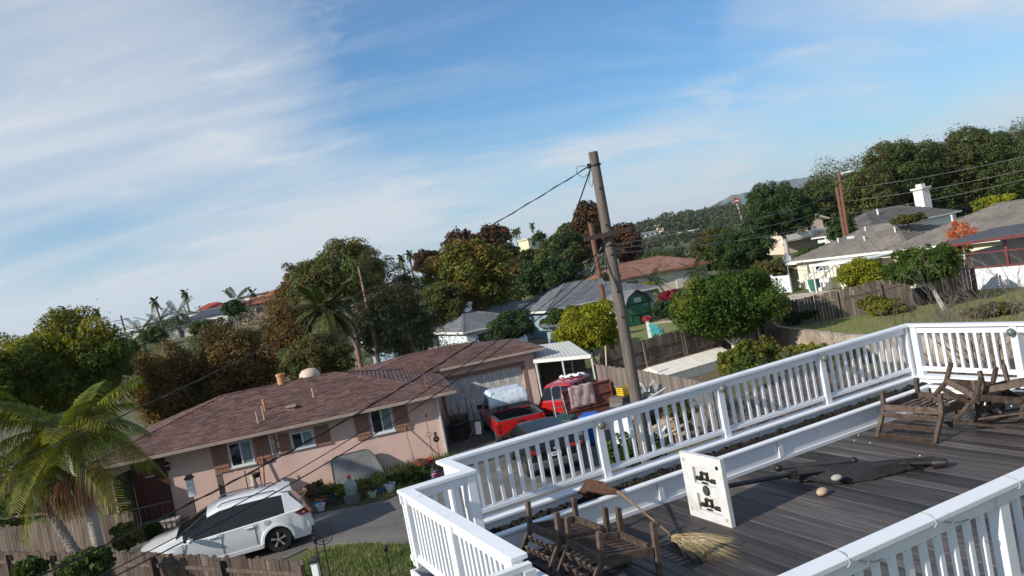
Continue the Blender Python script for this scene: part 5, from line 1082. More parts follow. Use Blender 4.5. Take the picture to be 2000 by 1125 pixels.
# mountains
MTN=mat('mountain_scrub',(.05,.065,.05),(.08,.085,.065),scale=.002,rough=.95)
def ridge(name,a0,a1,Y,prof,z0=-60):
    mb=MB(); n=90
    for i in range(n+1):
        a=R(a0+(a1-a0)*i/n); h_=float(np.interp(a0+(a1-a0)*i/n,[p[0] for p in prof],[p[1] for p in prof]))+random.uniform(-1,1)*Y*.00045
        for k,(dr_,f) in enumerate(((-.10,0),(-.05,.45+random.uniform(-.05,.05)),(0,1),(.08,.3),(.12,0))): 
            r_=Y*(1+dr_); mb.v.append((r_*math.sin(a),r_*math.cos(a),z0+(h_-z0)*f))
    for i in range(n):
        for k in range(4): a=i*5+k; mb.f.append((a,a+5,a+6,a+1))
    return tag(obj(name,mb,MTN,smooth=80),kind='structure')
ridge('mountains',6,30,9000,[(6,-40),(9,60),(11,130),(13.3,170),(15,250),(16.2,310),(17.5,300),(19,360),(22,330),(26,250),(30,100)])
# --- hill houses
def hillhouse(name,label,px,py,Y,w_,d_,h_,rh,wm,rm,rot=0,wins=2,flat=False,zb=None):
    c=AT(px,py,Y); z=(hgt(c.x,c.y)-.2) if zb is None else zb; t=thing(name,label,'house',(c.x,c.y,z),rot)
    obj('wall',MB().box(-w_/2,w_/2,0,d_,-.5,h_),wm,t)
    if flat: obj('roof',MB().box(-w_/2-.3,w_/2+.3,-.3,d_+.3,h_+.002,h_+.3),rm,t)
    else:
        e=.5; hr2=min(d_/2,w_/2)*.9; x0,x1,y0,y1=-w_/2-e,w_/2+e,-e,d_+e; ym=d_/2
        obj('roof',MB().add([(x0,y0,h_),(x1,y0,h_),(x1,y1,h_),(x0,y1,h_),(x0+hr2,ym,h_+rh),(x1-hr2,ym,h_+rh),(x0,y0,h_-.2),(x1,y0,h_-.2),(x1,y1,h_-.2),(x0,y1,h_-.2)],[(0,1,5,4),(1,2,5),(2,3,4,5),(3,0,4),(0,6,7,1),(1,7,8,2),(2,8,9,3),(3,9,6,0),(6,9,8,7)]),rm,t)
    for k in range(wins):
        x=-w_/2+(k+.5)*w_/wins; o=obj('window',MB().box(x-.7,x+.7,-.06,-.003,h_-1.9,h_-.7),WINF,t); obj('pane',MB().box(x-.6,x+.6,-.08,-.061,h_-1.8,h_-.8),DGLASS,o)
    return t
REDR=mat('red_roof',(.30,.04,.03),(.35,.06,.04),rough=.8); ORR=mat('orange_tile_roof',(.29,.10,.058),(.35,.135,.08),scale=.8,rough=.85); BEIGE=mat('beige_wall',(.48,.36,.27),(.53,.41,.32),rough=.85); BLUEP=mat('blue_wall',(.06,.14,.42),rough=.7); YEL=mat('pale_yellow_wall',(.55,.52,.36),(.6,.57,.42),rough=.85)
hillhouse('hill_house','small hill house with bright red roof and blue wall',412,609,178,4.6,4,2.6,1.0,BLUEP,REDR,0,2,zb=AT(412,609,178).z-1.6)
hillhouse('hill_house','long white hill house under the red roofed one',408,616,172,12,6,2.8,.35,WHITE2,GRS,-.05,5,True)
hillhouse('hill_house','dark roofed white hill house in front of the long white one',402,628,158,9,6,2.6,.8,WHITE2,mat('navy_roof',(.05,.06,.09),rough=.85),-.1,3)
hillhouse('hill_house','low grey roofed hill house at the left of the slope',352,640,150,9,6,2.3,.7,WHITE2,GRS,-.05,3)
hillhouse('hill_house','beige hill house with orange tile roof above the grass bank',508,612,150,7,8,3.6,1.2,BEIGE,ORR,.25,1)
hillhouse('hill_house','white hill house with dark flat roof above the orange tile roof',528,590,190,14,8,3.4,.4,WHITE2,DGR,0,5,True)
hillhouse('hill_house','second beige hill house with orange tiles at the right',545,598,165,7,6,3.4,1.1,BEIGE,ORR,.1,2)
hillhouse('hill_house','square pale yellow hill house among trees on the middle hill',1053,485,205,5.6,5,5.2,.3,YEL,YEL,.5,2,True)
hillhouse('hill_house','white low hill house behind the rust gums',972,492,160,9,5,2.6,.7,WHITE2,WHITE2,0,3,True)
hillhouse('hill_house','small orange roofed house on the far skyline',1003,472,260,8,6,3.2,1.2,BEIGE,ORR,0,2)
for i,(px,py,Y,w_,h_,kk) in enumerate(((1330,467,310,16,6,WHITE2),(1300,476,300,12,4.5,PALEB),(1255,480,290,13,4.5,WHITE2),(1345,480,280,14,5,PALEB),(1270,462,420,12,6,WHITE2),(1310,444,520,12,7,PALEP),(1240,487,270,10,4,BEIGE),(1375,470,330,12,5,WHITE2))):
    hillhouse('valley_building',['tall white building in the far valley','pale flat building left of the tall white one','white building just right of the grey pole','pale blue building below the tall white one','small distant white block among the trees','lone peach block on the wooded ridge','low beige building nearest the grey pole','white building at the right end of the valley'][i],px,py,Y,w_,8,h_,.3,kk,WHITE2,.1*i,4,True,zb=AT(px,py,Y).z-h_*.6)
for i,(px,py,Y,w_,h_) in enumerate(((262,652,330,20,5),(250,668,300,16,4),(275,640,420,22,6),(240,648,460,18,6),(285,665,280,12,3.5),(255,683,240,12,3.2),(212,655,400,18,5),(60,705,420,24,5))):
    hillhouse('town_building',['long white town building on the left horizon','pale town building below the long white one','farthest broad town building','small far town building beside the lone palm','little white town building near the feather palm','lowest white town building above the grassy slope','grey town building behind the ficus tree','wide town building at the far left edge'][i],px,py,Y,w_,8,h_,.6,[WHITE2,PALEB,WHITE2,BEIGE][i%4],WHITE2,0,4,True)
# tall sign and thin far poles
ts=thing('tall_sign','tall white pole sign with red top in the valley','sign',Vector((ray(1442,430).x*300,300,hgt(ray(1442,430).x*300,300))))
q=AT(1439,395,300)-ts.location; obj('pole',MB().tube([(q.x+1.2,0,0),(q.x,0,q.z)],.3,8),WHITE2,ts); obj('panel',MB().box(q.x-.9,q.x+.9,-.4,.4,q.z-.4,q.z+1.5),mat('sign_red',(.45,.06,.05),rough=.5),ts); obj('panel_band',MB().box(q.x-.6,q.x+.6,-.42,-.401,q.z+.3,q.z+.8),WHITE2,ts)
for i,(pt,pb,Y,l_) in enumerate((((236,616),(257,700),110,'dark utility pole with small crossarms on the left slope'),((358,598),(366,615),170,'short utility pole beside the tallest hill palm'),((389,597),(393,612),170,'short utility pole left of the red roofed house'))):
    fpole('utility_pole',l_,(pt[0],pb[0]),pt[1],pb[1],Y,.13,[(.93,1.1),(.8,.9)],BARK)

# the air between here and the mountains
hz=MB().box(-13200,13200,-13200,13200,-3,400); hm=bpy.data.materials.new('haze_air'); hm.use_nodes=True; t_=hm.node_tree; t_.nodes.clear()
pv=t_.nodes.new('ShaderNodeVolumePrincipled'); ho=t_.nodes.new('ShaderNodeOutputMaterial'); t_.links.new(pv.outputs[0],ho.inputs['Volume'])
pv.inputs['Color'].default_value=(.74,.86,1,1); pv.inputs['Density'].default_value=6.0e-5; pv.inputs['Anisotropy'].default_value=.2
tag(obj('haze',hz,hm),kind='stuff')
# ---------------------------------------------------------------- things on the deck
def DL(px,py,z=0.):
    p=G(px,py,DZ+z); return Vector((p.x*math.cos(DA)+p.y*math.sin(DA),-p.x*math.sin(DA)+p.y*math.cos(DA),z))
def chair(label,s,t,rot,w_,d_,slats=4,zs=.40,zf=.30,tipr=.65,tipf=.53,back=.26,arms=True,seatn=6):
    """an armchair turned upside down: legs up, resting on its back and arms; x from back to front"""
    q=DP(s,t); c=thing('teak_chair',label,'chair',q,DA+rot,'overturned teak chairs on the deck'); pw=.045
    for sg in(-1,1):
        y=sg*w_/2
        obj('rear_leg',MB().beam((.0,y,zs-.04),(.03,y,tipr),.055,.045,up=(1,0,0)),TEAK,c,bevel=.004)
        obj('back_post',MB().beam((.0,y,zs-.035),(-back*.45,y,zs*.52),.055,.042,up=(1,0,0)).beam((-back*.43,y,zs*.54),(-back,y,.004),.05,.042,up=(1,0,0),w2=.042),TEAK,c)
        obj('front_leg',MB().beam((d_,y,.035),(d_+.03,y,tipf),.05,.05,up=(1,0,0)),TEAK,c,bevel=.004)
        obj('side_rail',MB().beam((.025,y,zs-.02),(d_-.025,y,zf),.028,.075),TEAK,c)
        if arms: obj('arm',MB().beam((-back*.75,y,.075),(d_+.06,y,.018),.065,.026),TEAK,c,bevel=.004)
    obj('front_rail',MB().beam((d_,-w_/2+.025,zf),(d_,w_/2-.025,zf),.028,.075),TEAK,c)
    obj('rear_rail',MB().beam((0,-w_/2+.025,zs-.01),(0,w_/2-.025,zs-.01),.028,.08),TEAK,c)
    for i in range(slats):
        f=.22+.72*i/max(1,slats-1); x,z=-back*(.45*f/.5 if f<.5 else .45+.55*(f-.5)/.5),(zs-.035)*(1-f)+.01
        obj('back_slat',MB().beam((x,-w_/2+.02,z),(x,w_/2-.02,z),.022,.068,up=(-.4,0,1)),TEAK,c)
    for i in range(seatn):
        y=-w_/2+.05+(w_-.1)*(i+.5)/seatn; obj('seat_slat',MB().beam((.02,y,zs-.045),(d_-.02,y,zf-.028),.05,.016),TEAK,c)
    return c
chair('farther of two overturned teak chairs by the left railing',3.22,7.28,R(2),.60,.54,4)
chair('nearer of two overturned teak chairs by the left railing',3.24,6.50,R(-2),.62,.55,4,tipr=.64,tipf=.56)
chair('overturned teak chair with curved back nearest the planter at the right',8.48,7.16,R(4),.80,.72,3,zs=.36,zf=.34,tipr=.56,tipf=.56,back=.22,arms=False,seatn=7)
cb_=chair('overturned teak chair leaning among the right hand chairs',9.02,6.98,R(-6),.66,.60,3,zs=.42,zf=.38,tipr=.66,tipf=.62,seatn=6); cb_.rotation_euler=(R(9),R(13),DA+R(-24)); cb_.location.z+=.10
cc_=chair('rightmost overturned teak chair with slats along the right railing',9.40,6.55,R(-88),.60,.85,3,zs=.42,zf=.36,tipr=.64,tipf=.6,seatn=7); cc_.rotation_euler=(R(-6),R(-14),DA+R(-80)); cc_.location.z+=.06
# umbrella base plate standing on edge
FIB=mat('white_fibreglass',(.62,.63,.63),(.53,.535,.53),scale=6,rough=.6,c3=(.38,.375,.36),s3=4,lo3=.58,hi3=.78)
bp=thing('umbrella_base','white wheeled umbrella base plate standing on edge on the deck','umbrella base',DP(5.04,7.01),DA)
W2,HH=.345,.72
ops=[(.50*0+.155,-.215,.395,.575),(.155,-.215,.10,.285)]   # openings: y range (far, near), z range
pm=MB()
pm.box(0,.05,.155,W2,0,HH).box(0,.05,-W2,-.215,0,HH).box(0,.05,-.215,.155,0,.10).box(0,.05,-.215,.155,.285,.395).box(0,.05,-.215,.155,.575,HH)
o=obj('plate',pm,FIB,bp); bm=bmesh.new(); bm.from_mesh(o.data); bmesh.ops.remove_doubles(bm,verts=bm.verts,dist=.0005); bm.to_mesh(o.data); bm.free()
for y0,y1,z0,z1 in((-.214,.154,.396,.574),(-.214,.154,.101,.284)):
    obj('recess_tray',MB().box(.035,.048,y0,y1,z0,z1),mat('grey_tray',(.5,.5,.48),(.66,.65,.62),rough=.7),bp)
    zc=(z0+z1)/2-.035; rl=obj('roller',MB().lathe([(.018,-.18),(.024,-.17),(.024,-.09),(.012,-.085),(.012,.075),(.024,.08),(.024,.15),(.018,.155)],12,(.022,-.02,zc),axis='y'),BLACKM,bp,smooth=50)
    obj('caster_bracket',MB().box(.0,.035,-.062,-.05,zc-.01,zc+.085).box(.0,.035,.03,.042,zc-.01,zc+.085).box(.0,.035,-.05,.03,zc+.06,zc+.078).box(-.01,.01,-.04,.02,zc-.035,zc-.022),BLACKM,rl)
obj('hub',MB().lathe([(.055,-.012),(.055,.02)],18,(.0,-.03,.34),axis='x'),BLACKM,bp); obj('hub_ring',MB().lathe([(.03,-.02),(.045,-.016),(.045,-.012)],16,(0,-.03,.34),axis='x'),DARKGREY,bp)
for y,z in((.29,.64),(-.27,.62),(.29,.09),(-.28,.07)): obj('bolt',MB().lathe([(.022,-.006),(.024,.003)],12,(0,y,z),axis='x'),BLACKM if (y<0 and z>.3) else mat('tan_plug',(.45,.38,.28),rough=.7),bp)
# folded cantilever umbrella
UMB=mat('charcoal_canopy',(.011,.012,.013),(.024,.025,.027),scale=7,rough=.9,bump=.3); UMBP=mat('charcoal_tube',(.018,.019,.021),(.03,.031,.033),rough=.5)
um=thing('folded_umbrella','folded charcoal cantilever umbrella lying on the deck','umbrella',DP(0,0),DA)
pA=Vector((5.10,6.98,.34)); pB=DL(1546,926,.14); pC=DL(1700,908,.10); pD=DL(1838,903,.07)
obj('pole',MB().tube([pA,pB],.026,10),UMBP,um,smooth=True)
kA=DL(1520,914,.13); kB=DL(1668,899,.12)
obj('lift_arm',MB().tube([kA,kB],.03,10),UMBP,um,smooth=True); obj('arm_knob',MB().blob(kA,(.05,.05,.045),10,7),BLACKM,um,smooth=True); obj('arm_knob',MB().blob(kB,(.045,.045,.04),10,7),BLACKM,um,smooth=True)
obj('crank_joint',MB().box(-.05,.05,-.04,.04,-.05,.05),BLACKM,um,loc=pB,rot=(0,0,-.3),bevel=.01)
obj('main_rib',MB().tube([pB,pC,pD],.024,10),UMBP,um,smooth=True)
up=[DL(*p,.09) for p in((1560,922),(1610,910),(1680,901),(1760,898),(1826,898))]; lo=[DL(*p,.0) for p in((1556,938),(1632,949),(1710,938),(1775,922),(1832,911))]
gr=[]
for i in range(41):
    f=i/40*4; k=min(3,int(f)); a=up[k].lerp(up[k+1],f-k); b=lo[k].lerp(lo[k+1],f-k); row=[]
    for j in range(19):
        g=j/18; p=a.lerp(b,g); env=math.sin(math.pi*min(1,max(0,g)))**.6; p.z=.012+(.10+.045*math.sin(g*21+i*.22))*env*(1-.35*i/40)+.02*(1-g)+.016*math.sin(g*43+i*.5)*env; row.append(p)
    gr.append(row)
o=drape('canopy_fabric',gr,UMB,um,.01,.006)
fl_=[]
for i in range(12):
    a=DL(1545+8*i,932-1.2*i,.0); b=DL(1566+9*i,944+.3*i,.0); fl_.append([a.lerp(b,j/6)+Vector((0,0,.015+.03*abs(math.sin(i*.9+j)))) for j in range(7)])
drape('canopy_flap',fl_,UMB,um,.008,.006)
obj('tip_sleeve',MB().tube([DL(1822,905,.06),DL(1836,904,.065),DL(1850,903,.07)],[.06,.055,.045],12),BLACKM,um,smooth=50); obj('tie_strap',MB().tube([DL(1768,902,.10),DL(1776,908,.12),DL(1790,915,.05)],.012,6),UMB,um)
STONE=mat('beach_stone',(.40,.29,.20),(.48,.37,.27),scale=8,rough=.75); STONE2=mat('grey_stone',(.30,.29,.27),(.38,.37,.35),scale=8,rough=.75)
s1_=DL(1606,961,.04); tag(obj('beach_stone',MB().blob((0,0,0),(.075,.055,.045),16,10,.03),STONE,smooth=True,loc=DP(s1_.x,s1_.y,.044),rot=(0,0,.6)),'smooth tan stone on the deck boards beside the umbrella','stone')
s2_=DL(1634,932,.12); tag(obj('beach_stone',MB().blob((0,0,0),(.065,.05,.035),16,10,.03),STONE2,smooth=True,loc=DP(s2_.x,s2_.y,.115),rot=(0,0,.2)),'grey stone weighing down the folded umbrella fabric','stone')
for i,(px,py) in enumerate(((1669,861),(1797,891),(1700,866),(1677,851))):
    q=DL(px,py); tag(obj('pebble',MB().blob((0,0,0),(.010,.008,.007),8,6,.1),WHITE2,loc=DP(q.x,q.y,.007)),['tiny white pebble near the planter base','tiny white pebble beyond the umbrella','white chip beside the right chairs','small white chip on the boards near the planter'][i],'pebble')
# dried palm frond
pf=thing('dried_palm_frond','dried palm frond with curled brown base lying from planter to deck','palm frond',DP(0,0),DA)
BOOT=mat('palm_boot',(.045,.020,.015),(.10,.05,.034),scale=9,rough=.9,stretch=(1,4,4)); STRAW=mat('straw',(.30,.205,.09),(.52,.42,.24),scale=5,rough=.85,isl=.35)
_sa,_sb=DL(1212,963,.335),DL(1322,1054,.05)
st_pts=[DL(1196,957,.34),_sa]+[_sa.lerp(_sb,f) for f in(.3,.6,.85,1)]
obj('stem',MB().tube(st_pts,[.03,.018,.012,.010,.009,.008],8),mat('frond_stem',(.13,.075,.035),(.24,.16,.08),scale=6,rough=.8),pf,smooth=True)
bt=MB(); b0=DL(1133,950,.37); b1=DL(1203,960,.345); rb_=random.Random(5)
for k in range(150):       # ragged fibres of the curled leaf base
    a=rb_.uniform(-1,1); c=rb_.uniform(-1,1); w_=rb_.uniform(.012,.03)
    p0=b1+Vector((0,.01*a,.015*c)); p1=b1.lerp(b0,.35)+Vector((.03*c,.06*a,.04*c+.02)); p2=b1.lerp(b0,.78)+Vector((.04*c,.075*a,.035*c+.03)); p3=b0+Vector((.05*c+.02,.05*a-.03,-.03-.05*abs(a))); p4=b0+Vector((.06+.05*c,-.10+.04*a,-.11-.05*rb_.random()))
    n_=5 if rb_.random()<.55 else 4; bt.tube([p0,p1,p2,p3,p4][:n_],[w_*.5,w_,w_*.9,w_*.6,.002][:n_],4,cap=False)
tag(obj('curled_base',bt,BOOT,pf),kind='stuff')
sm=MB(); f0=DL(1312,1048,.06)
for k in range(430):
    tx,ty=random.uniform(1370,1455),random.uniform(1050,1100); 
    if random.random()<.3: tx,ty=random.uniform(1340,1400),random.uniform(1060,1100)
    e=DL(tx,ty,random.uniform(.005,.05)); m=f0.lerp(e,.5)+Vector((random.uniform(-.03,.03),random.uniform(-.03,.03),random.uniform(.01,.06))); s_=f0+Vector((random.uniform(-.03,.03),random.uniform(-.03,.03),random.uniform(-.03,.02)))
    q_=random.uniform(.003,.009); wv=Vector((q_,q_,0)); sm.add([s_-wv,s_+wv,m+wv,m-wv,e],[(0,1,2,3),(3,2,4)])
tag(obj('straw_fan',sm,STRAW,pf),kind='stuff')
# ---------------------------------------------------------------- driveway clutter
def cbin(name,label,loc,rot,m1,m2,w_=.58,h_=1.0,text=False):
    b=thing(name,label,'bin',loc,rot); a=w_/2*.82; c=w_/2
    obj('body',MB().add([(-a,-a,.06),(a,-a,.06),(a,a,.06),(-a,a,.06),(-c,-c,h_),(c,-c,h_),(c,c,h_),(-c,c,h_)],[(0,3,2,1),(0,1,5,4),(1,2,6,5),(2,3,7,6),(3,0,4,7)]),m1,b,bevel=.02)
    obj('lid',MB().add([(-c*1.08,-c*1.15,h_+.002),(c*1.08,-c*1.15,h_+.002),(c*1.08,c*1.1,h_+.002),(-c*1.08,c*1.1,h_+.002),(-c*.95,-c*1.0,h_+.10),(c*.95,-c*1.0,h_+.10),(c*.95,c,h_+.13),(-c*.95,c,h_+.13)],[(0,1,5,4),(1,2,6,5),(2,3,7,6),(3,0,4,7),(4,5,6,7)]),m2,b,bevel=.02)
    for s_ in(-1,1): obj('wheel',MB().lathe([(.11,-.025),(.11,.025)],12,(s_*a,a,.11),axis='x'),BLACK,b)
    return b
BLUEB=mat('blue_bin_plastic',(.012,.10,.46),rough=.45); GREYB=mat('grey_bin_plastic',(.13,.135,.135),(.16,.165,.165),rough=.6)
def LP(px,py,z,Y): p=AT(px,py,Y); return Vector((p.x,p.y,z))
bb=cbin('wheelie_bin','blue wheeled bin behind the railing post',G(1150,812,1.05)-Vector((0,0,1.05)),-.4,BLUEB,BLUEB,.6,1.0)
gb_=cbin('wheelie_bin','grey wheeled bin with dark lettering beside the blue bin',G(1103,818,1.03)-Vector((0,0,1.03)),-.35,GREYB,mat('dark_green_lid',(.02,.05,.04),rough=.6),.72,.98)
let=MB()
def letter(mb,seg,x,z,w_=.07,h_=.16,t_=.018,y=-.352):
    S={'t':(x,x+w_,z+h_-t_,z+h_),'m':(x,x+w_,z+h_/2,z+h_/2+t_),'b':(x,x+w_,z,z+t_),'l':(x,x+t_,z,z+h_),'r':(x+w_-t_,x+w_,z,z+h_),'c':(x+w_/2-t_/2,x+w_/2+t_/2,z,z+h_-t_-.001)}
    for k in seg: a=S[k]; mb.box(a[0],a[1],y-.004-.001*'tmblrc'.index(k),y,a[2],a[3])
for i,seg in enumerate(('tc','mbr','l','lmr','c')): letter(let,seg,-.22+.09*i,.74)
obj('lettering',let,BLACK,gb_)
yc=thing('crate','yellow plastic crate on the junk pile by the grey fence','crate',Vector((3.7,31.9,1.0)),.5)
obj('base',MB().box(-.28,.28,-.2,.2,0,.03),mat('yellow_plastic',(.62,.42,.02),rough=.5),yc)
for k in range(4):
    z=.03+k*.075
    obj('side_band',MB().box(-.28,.28,-.2,-.18,z,z+.05).box(-.28,.28,.18,.2,z,z+.05).box(-.28,-.26,-.18,.18,z,z+.05).box(.26,.28,-.18,.18,z,z+.05),_mats['yellow_plastic'],yc)
for sx in(-1,1):
    for sy in(-1,1): cbox('corner',(.05,.05,.31),_mats['yellow_plastic'],yc,(sx*.275,sy*.195,0))
tk=thing('storage_table','stack of stored boards carrying the yellow crate','boards',(3.65,32.0,0),.5)
for k in range(5): obj('board',MB().box(-.6,.6,-.35,.35,.2*k,.2*k+.19),[FENCEG,CONC,FENCEW,GREYB,FENCEG][k],tk,rot=(0,0,.06*k))
bt_=thing('black_tank','round black plastic tub by the foot of the grey pole','tub',(3.6,29.2,0)); obj('shell',MB().lathe([(.9,0),(.98,.3),(.95,.75),(.6,1.05),(.12,1.12),(.1,1.16)],24),BLACK,bt_,smooth=True); obj('rim_band',MB().lathe([(.995,.28),(1.0,.32),(.985,.36)],24,cap=False),DARKGREY,bt_)
rm=thing('red_trailer_gate','red mesh trailer gate standing beside the old red suv','gate',(2.2,32.6,0),R(18))
RG=mat('faded_red_steel',(.24,.05,.042),(.20,.065,.055),scale=6,rough=.7)
for x in(-1.1,1.1): obj('upright',MB().box(x-.03,x+.03,-.03,.03,.1,1.55),RG,rm)
for z in(.12,.6,1.05,1.5): obj('cross_bar',MB().box(-1.07,1.07,-.025,.025,z,z+.05),RG,rm)
obj('mesh_sheet',MB().box(-1.07,1.07,.026,.034,.12,1.55),mat('rusty_red_mesh',(.15,.055,.045),(.20,.085,.07),scale=20,rough=.8),rm)
PLAST=mat('clear_plastic_wrap',(.55,.36,.36),(.66,.50,.50),scale=5,rough=.35,bump=.3,alpha=.8)
gr=[[Vector((-.8+1.1*i/10,-.06-.025*math.sin(i*1.7+j*.4),1.62-.9*j/10-.02*math.sin(i*2))) for j in range(11)] for i in range(11)]
o=drape('plastic_wrap',gr,PLAST,None,.004,.012); o.location=rm.location; o.rotation_euler=rm.rotation_euler; tag(o,'pinkish clear plastic wrap draped over the red trailer gate','plastic sheet')
ld=thing('step_ladder','pale aluminium step ladder beside the red suv','ladder',(.95,31.4,0),.2)
for s_ in(-1,1): obj('rail',MB().tube([(s_*.26,-.25,0),(s_*.2,0,1.55)],.025,6),STEEL,ld); obj('rear_leg',MB().tube([(s_*.24,.5,0),(s_*.19,.02,1.5)],.018,6),STEEL,ld)
for k in range(5): f=(k+.6)/5.2; obj('step',MB().box(-.24+.05*f,.24-.05*f,-.3+.25*f,-.2+.25*f,1.55*f,1.55*f+.03),STEEL,ld)
obj('top_hoop',MB().tube([(-.2,0,1.55),(-.2,0,1.85),(-.1,0,1.93),(.1,0,1.93),(.2,0,1.85),(.2,0,1.55)],.02,6),STEEL,ld)
ld2=thing('ladder','ladder leaning at the back of the carport','ladder',(2.0,39.6,0),-.3)
for s_ in(-1,1): obj('rail',MB().tube([(s_*.22,-.3,0),(s_*.22,.1,1.9)],.022,6),STEEL,ld2)
for k in range(6): f=(k+.6)/6.5; obj('rung',MB().tube([(-.22,-.3+.4*f,1.9*f),(.22,-.3+.4*f,1.9*f)],.015,5),STEEL,ld2)
JUNK=[mat('junk_tan',(.40,.29,.18),(.48,.37,.25),rough=.8),mat('junk_grey',(.22,.22,.22),(.30,.30,.29),rough=.8),WHITE2,FENCEW,mat('junk_blue_grey',(.28,.34,.40),(.36,.42,.48),rough=.7),mat('junk_brown',(.16,.10,.07),(.24,.16,.11),rough=.85),DARKGREY]
def board(label,p,q,w_,th,m_,cat='board',name='loose_board'):
    return tag(obj(name,MB().beam(p,q,w_,th),m_),label,cat)
for a in((Vector((2.9,26.2,.05)),Vector((3.5,28.6,1.05)),.7,.05,JUNK[1],'grey door panel sloping on the rubbish pile'),(Vector((2.5,25.6,.04)),Vector((2.9,27.5,1.2)),.55,.05,WHITE2,'white panel leaning behind the second railing post'),
 (Vector((3.4,27.6,1.25)),Vector((4.9,29.6,1.35)),.09,.07,WHITE2,'long white pipe lying over the rubbish pile'),(Vector((3.7,25.8,.5)),Vector((5.2,27.9,1.1)),.10,.05,WHITE2,'white timber lying across the junk behind the pole'),
 (Vector((3.2,26.4,.6)),Vector((5.0,26.9,.95)),.3,.04,JUNK[0],'tan plank across the junk behind the railing'),(Vector((3.1,25.4,.3)),Vector((4.9,26.3,.75)),.14,.05,JUNK[0],'yellowish timber low on the junk pile'),
 (Vector((3.9,33.4,0)),Vector((4.25,33.9,2.2)),.07,.04,JUNK[0],'wooden prop leaning on the grey fence'),(Vector((3.3,36.0,0)),Vector((3.7,36.5,2.5)),.06,.04,JUNK[0],'tall wooden prop by the carport post'),(Vector((4.3,27.5,.2)),Vector((4.9,30.0,.95)),.45,.06,JUNK[5],'brown board leaning on the junk pile')):
    board(a[5],a[0],a[1],a[2],a[3],a[4])
jp=[(3.2,26.7,.5,.4,.35),(3.9,27.3,.6,.5,.45),(4.5,28.0,.5,.5,.5),(3.0,28.0,.45,.4,.6),(4.7,26.6,.4,.5,.3),(4.3,29.8,.5,.5,.55),(3.7,30.4,.5,.4,.7),(1.5,36.9,.6,.5,.8),(.9,37.4,.5,.5,.9),(2.2,37.6,.7,.5,.6)]
jl=['dark box at the front of the junk pile','blue grey tote in the junk pile','tan box behind the grey pole','grey crate beside the black tub','small brown box at the right of the junk pile','pale box next to the grey fence','dark chest beside the yellow crate','shadowed box under the carport','tall dark cabinet under the carport','low brown chest under the carport']
for i,(x,y,a,b,c) in enumerate(jp):
    j=thing('storage_box',jl[i],'box',(x,y,0),random.uniform(-.6,.6)); obj('body',MB().box(-a/2,a/2,-b/2,b/2,0,c),JUNK[(6,4,0,1,5,2,6,6,6,5)[i]],j,bevel=.02); obj('lid',MB().box(-a/2-.02,a/2+.02,-b/2-.02,b/2+.02,c+.001,c+.05),JUNK[(6,1,0,6,0,2,1,6,6,5)[i]],j,bevel=.01)
tw=drape('grey_sheet',[[Vector((4.0+.9*i/9+.05*random.random(),30.6+.5*j/9,1.35+.25*math.sin(i*1.3)*math.cos(j*.9)-.08*j)) for j in range(10)] for i in range(10)],mat('grey_white_sheet',(.34,.36,.36),(.5,.52,.52),scale=9,rough=.7),None,.006,.03); tag(tw,'crumpled grey sheet against the leaning grey fence','sheet')
sb=drape('white_plastic_sheet',[[Vector((1.3+1.1*i/9,34.2+.7*j/9,1.75+.06*math.sin(i*2+j))) for j in range(8)] for i in range(10)],mat('white_sheet',(.62,.63,.66),(.72,.73,.75),rough=.5),None,.006,.03); tag(sb,'white plastic sheet on the roof of the old red suv','sheet')
# dark heap and garden tools between house and garage
dk=thing('dark_tool_heap','dark heap of tools and hoses between house corner and garage','tools',HP(.75,2.2),HA)
obj('hose_coil',MB().lathe([(.3,.6),(.42,.66),(.42,.74),(.3,.8)],18,(0,.2,0),cap=False),BLACK,dk,smooth=True)
for k in range(9): a=random.uniform(-.5,.9); obj('tool',MB().tube([(a,random.uniform(-.3,.5),0),(a+random.uniform(-.3,.3),random.uniform(.3,.8),random.uniform(1.0,1.7))],.02,5),[BLACKM,RUST,FENCED][k%3],dk)
obj('crate',MB().box(-.4,.5,.2,.9,0,.55),BLACKM,dk); obj('crate',MB().box(-.2,.6,.95,1.6,0,.9),FENCED,dk)
fl2=thing('garden_flag','small white flag on a leaning rod beside the house corner','flag',HP(1.0,.6)); obj('rod',MB().tube([(-.3,0,.0),(.35,0,.95)],.012,5),STEEL,fl2); obj('cloth',MB().box(.2,.42,-.01,.01,.5,1.0),WHITE2,fl2,rot=(0,.1,0))
# ---------------------------------------------------------------- garden things along the pink house
def pot(label,px,py,z,r_,h_,m_,plant=None,name='flower_pot',tilt=0):
    g=G(px,py,z); t=thing(name,label,'pot',g); obj('pot',MB().lathe([(r_*.7,0),(r_*.98,h_*.86),(r_*1.1,h_*.87),(r_*1.1,h_),(r_*.9,h_),(r_*.85,h_*.8)],16),m_,t,smooth=40); obj('soil',MB().lathe([(r_*.88,h_*.84),(.001,h_*.86)],12,cap=False),SOIL,t)
    if plant:
        n,hh,k=plant; P=sph(n)*np.array([r_*1.6,r_*1.6,hh*.5])*rng.uniform(.3,1,(n,1))+np.array([0,0,h_+hh*.45]); link('leaves',leafmesh('leaves',P,sph(n)+np.array([0,0,.5]),np.full(n,.10),LF[k],.5),t)
    return t
WBUC=mat('white_bucket',(.66,.68,.70),rough=.45)
pot('white bucket standing at the end of the planting bed',764,962,.0,.19,.34,WBUC,(30,.1,'dark'),'bucket')
pot('terracotta pot wrapped by blue tarp behind the white suv',631,986,.05,.2,.26,TERRA,(120,.35,'hedge'))
pot('small cream pot in front of the blue tarp',628,997,.03,.15,.22,WBUC,None)
pot('dark pot with leafy plant behind the suv',652,987,.03,.19,.3,DARKGREY,(160,.5,'hedge'))
pot('yellow leaved potted shrub along the bed edge',671,982,.03,.16,.2,DARKGREY,(240,.45,'lime'))
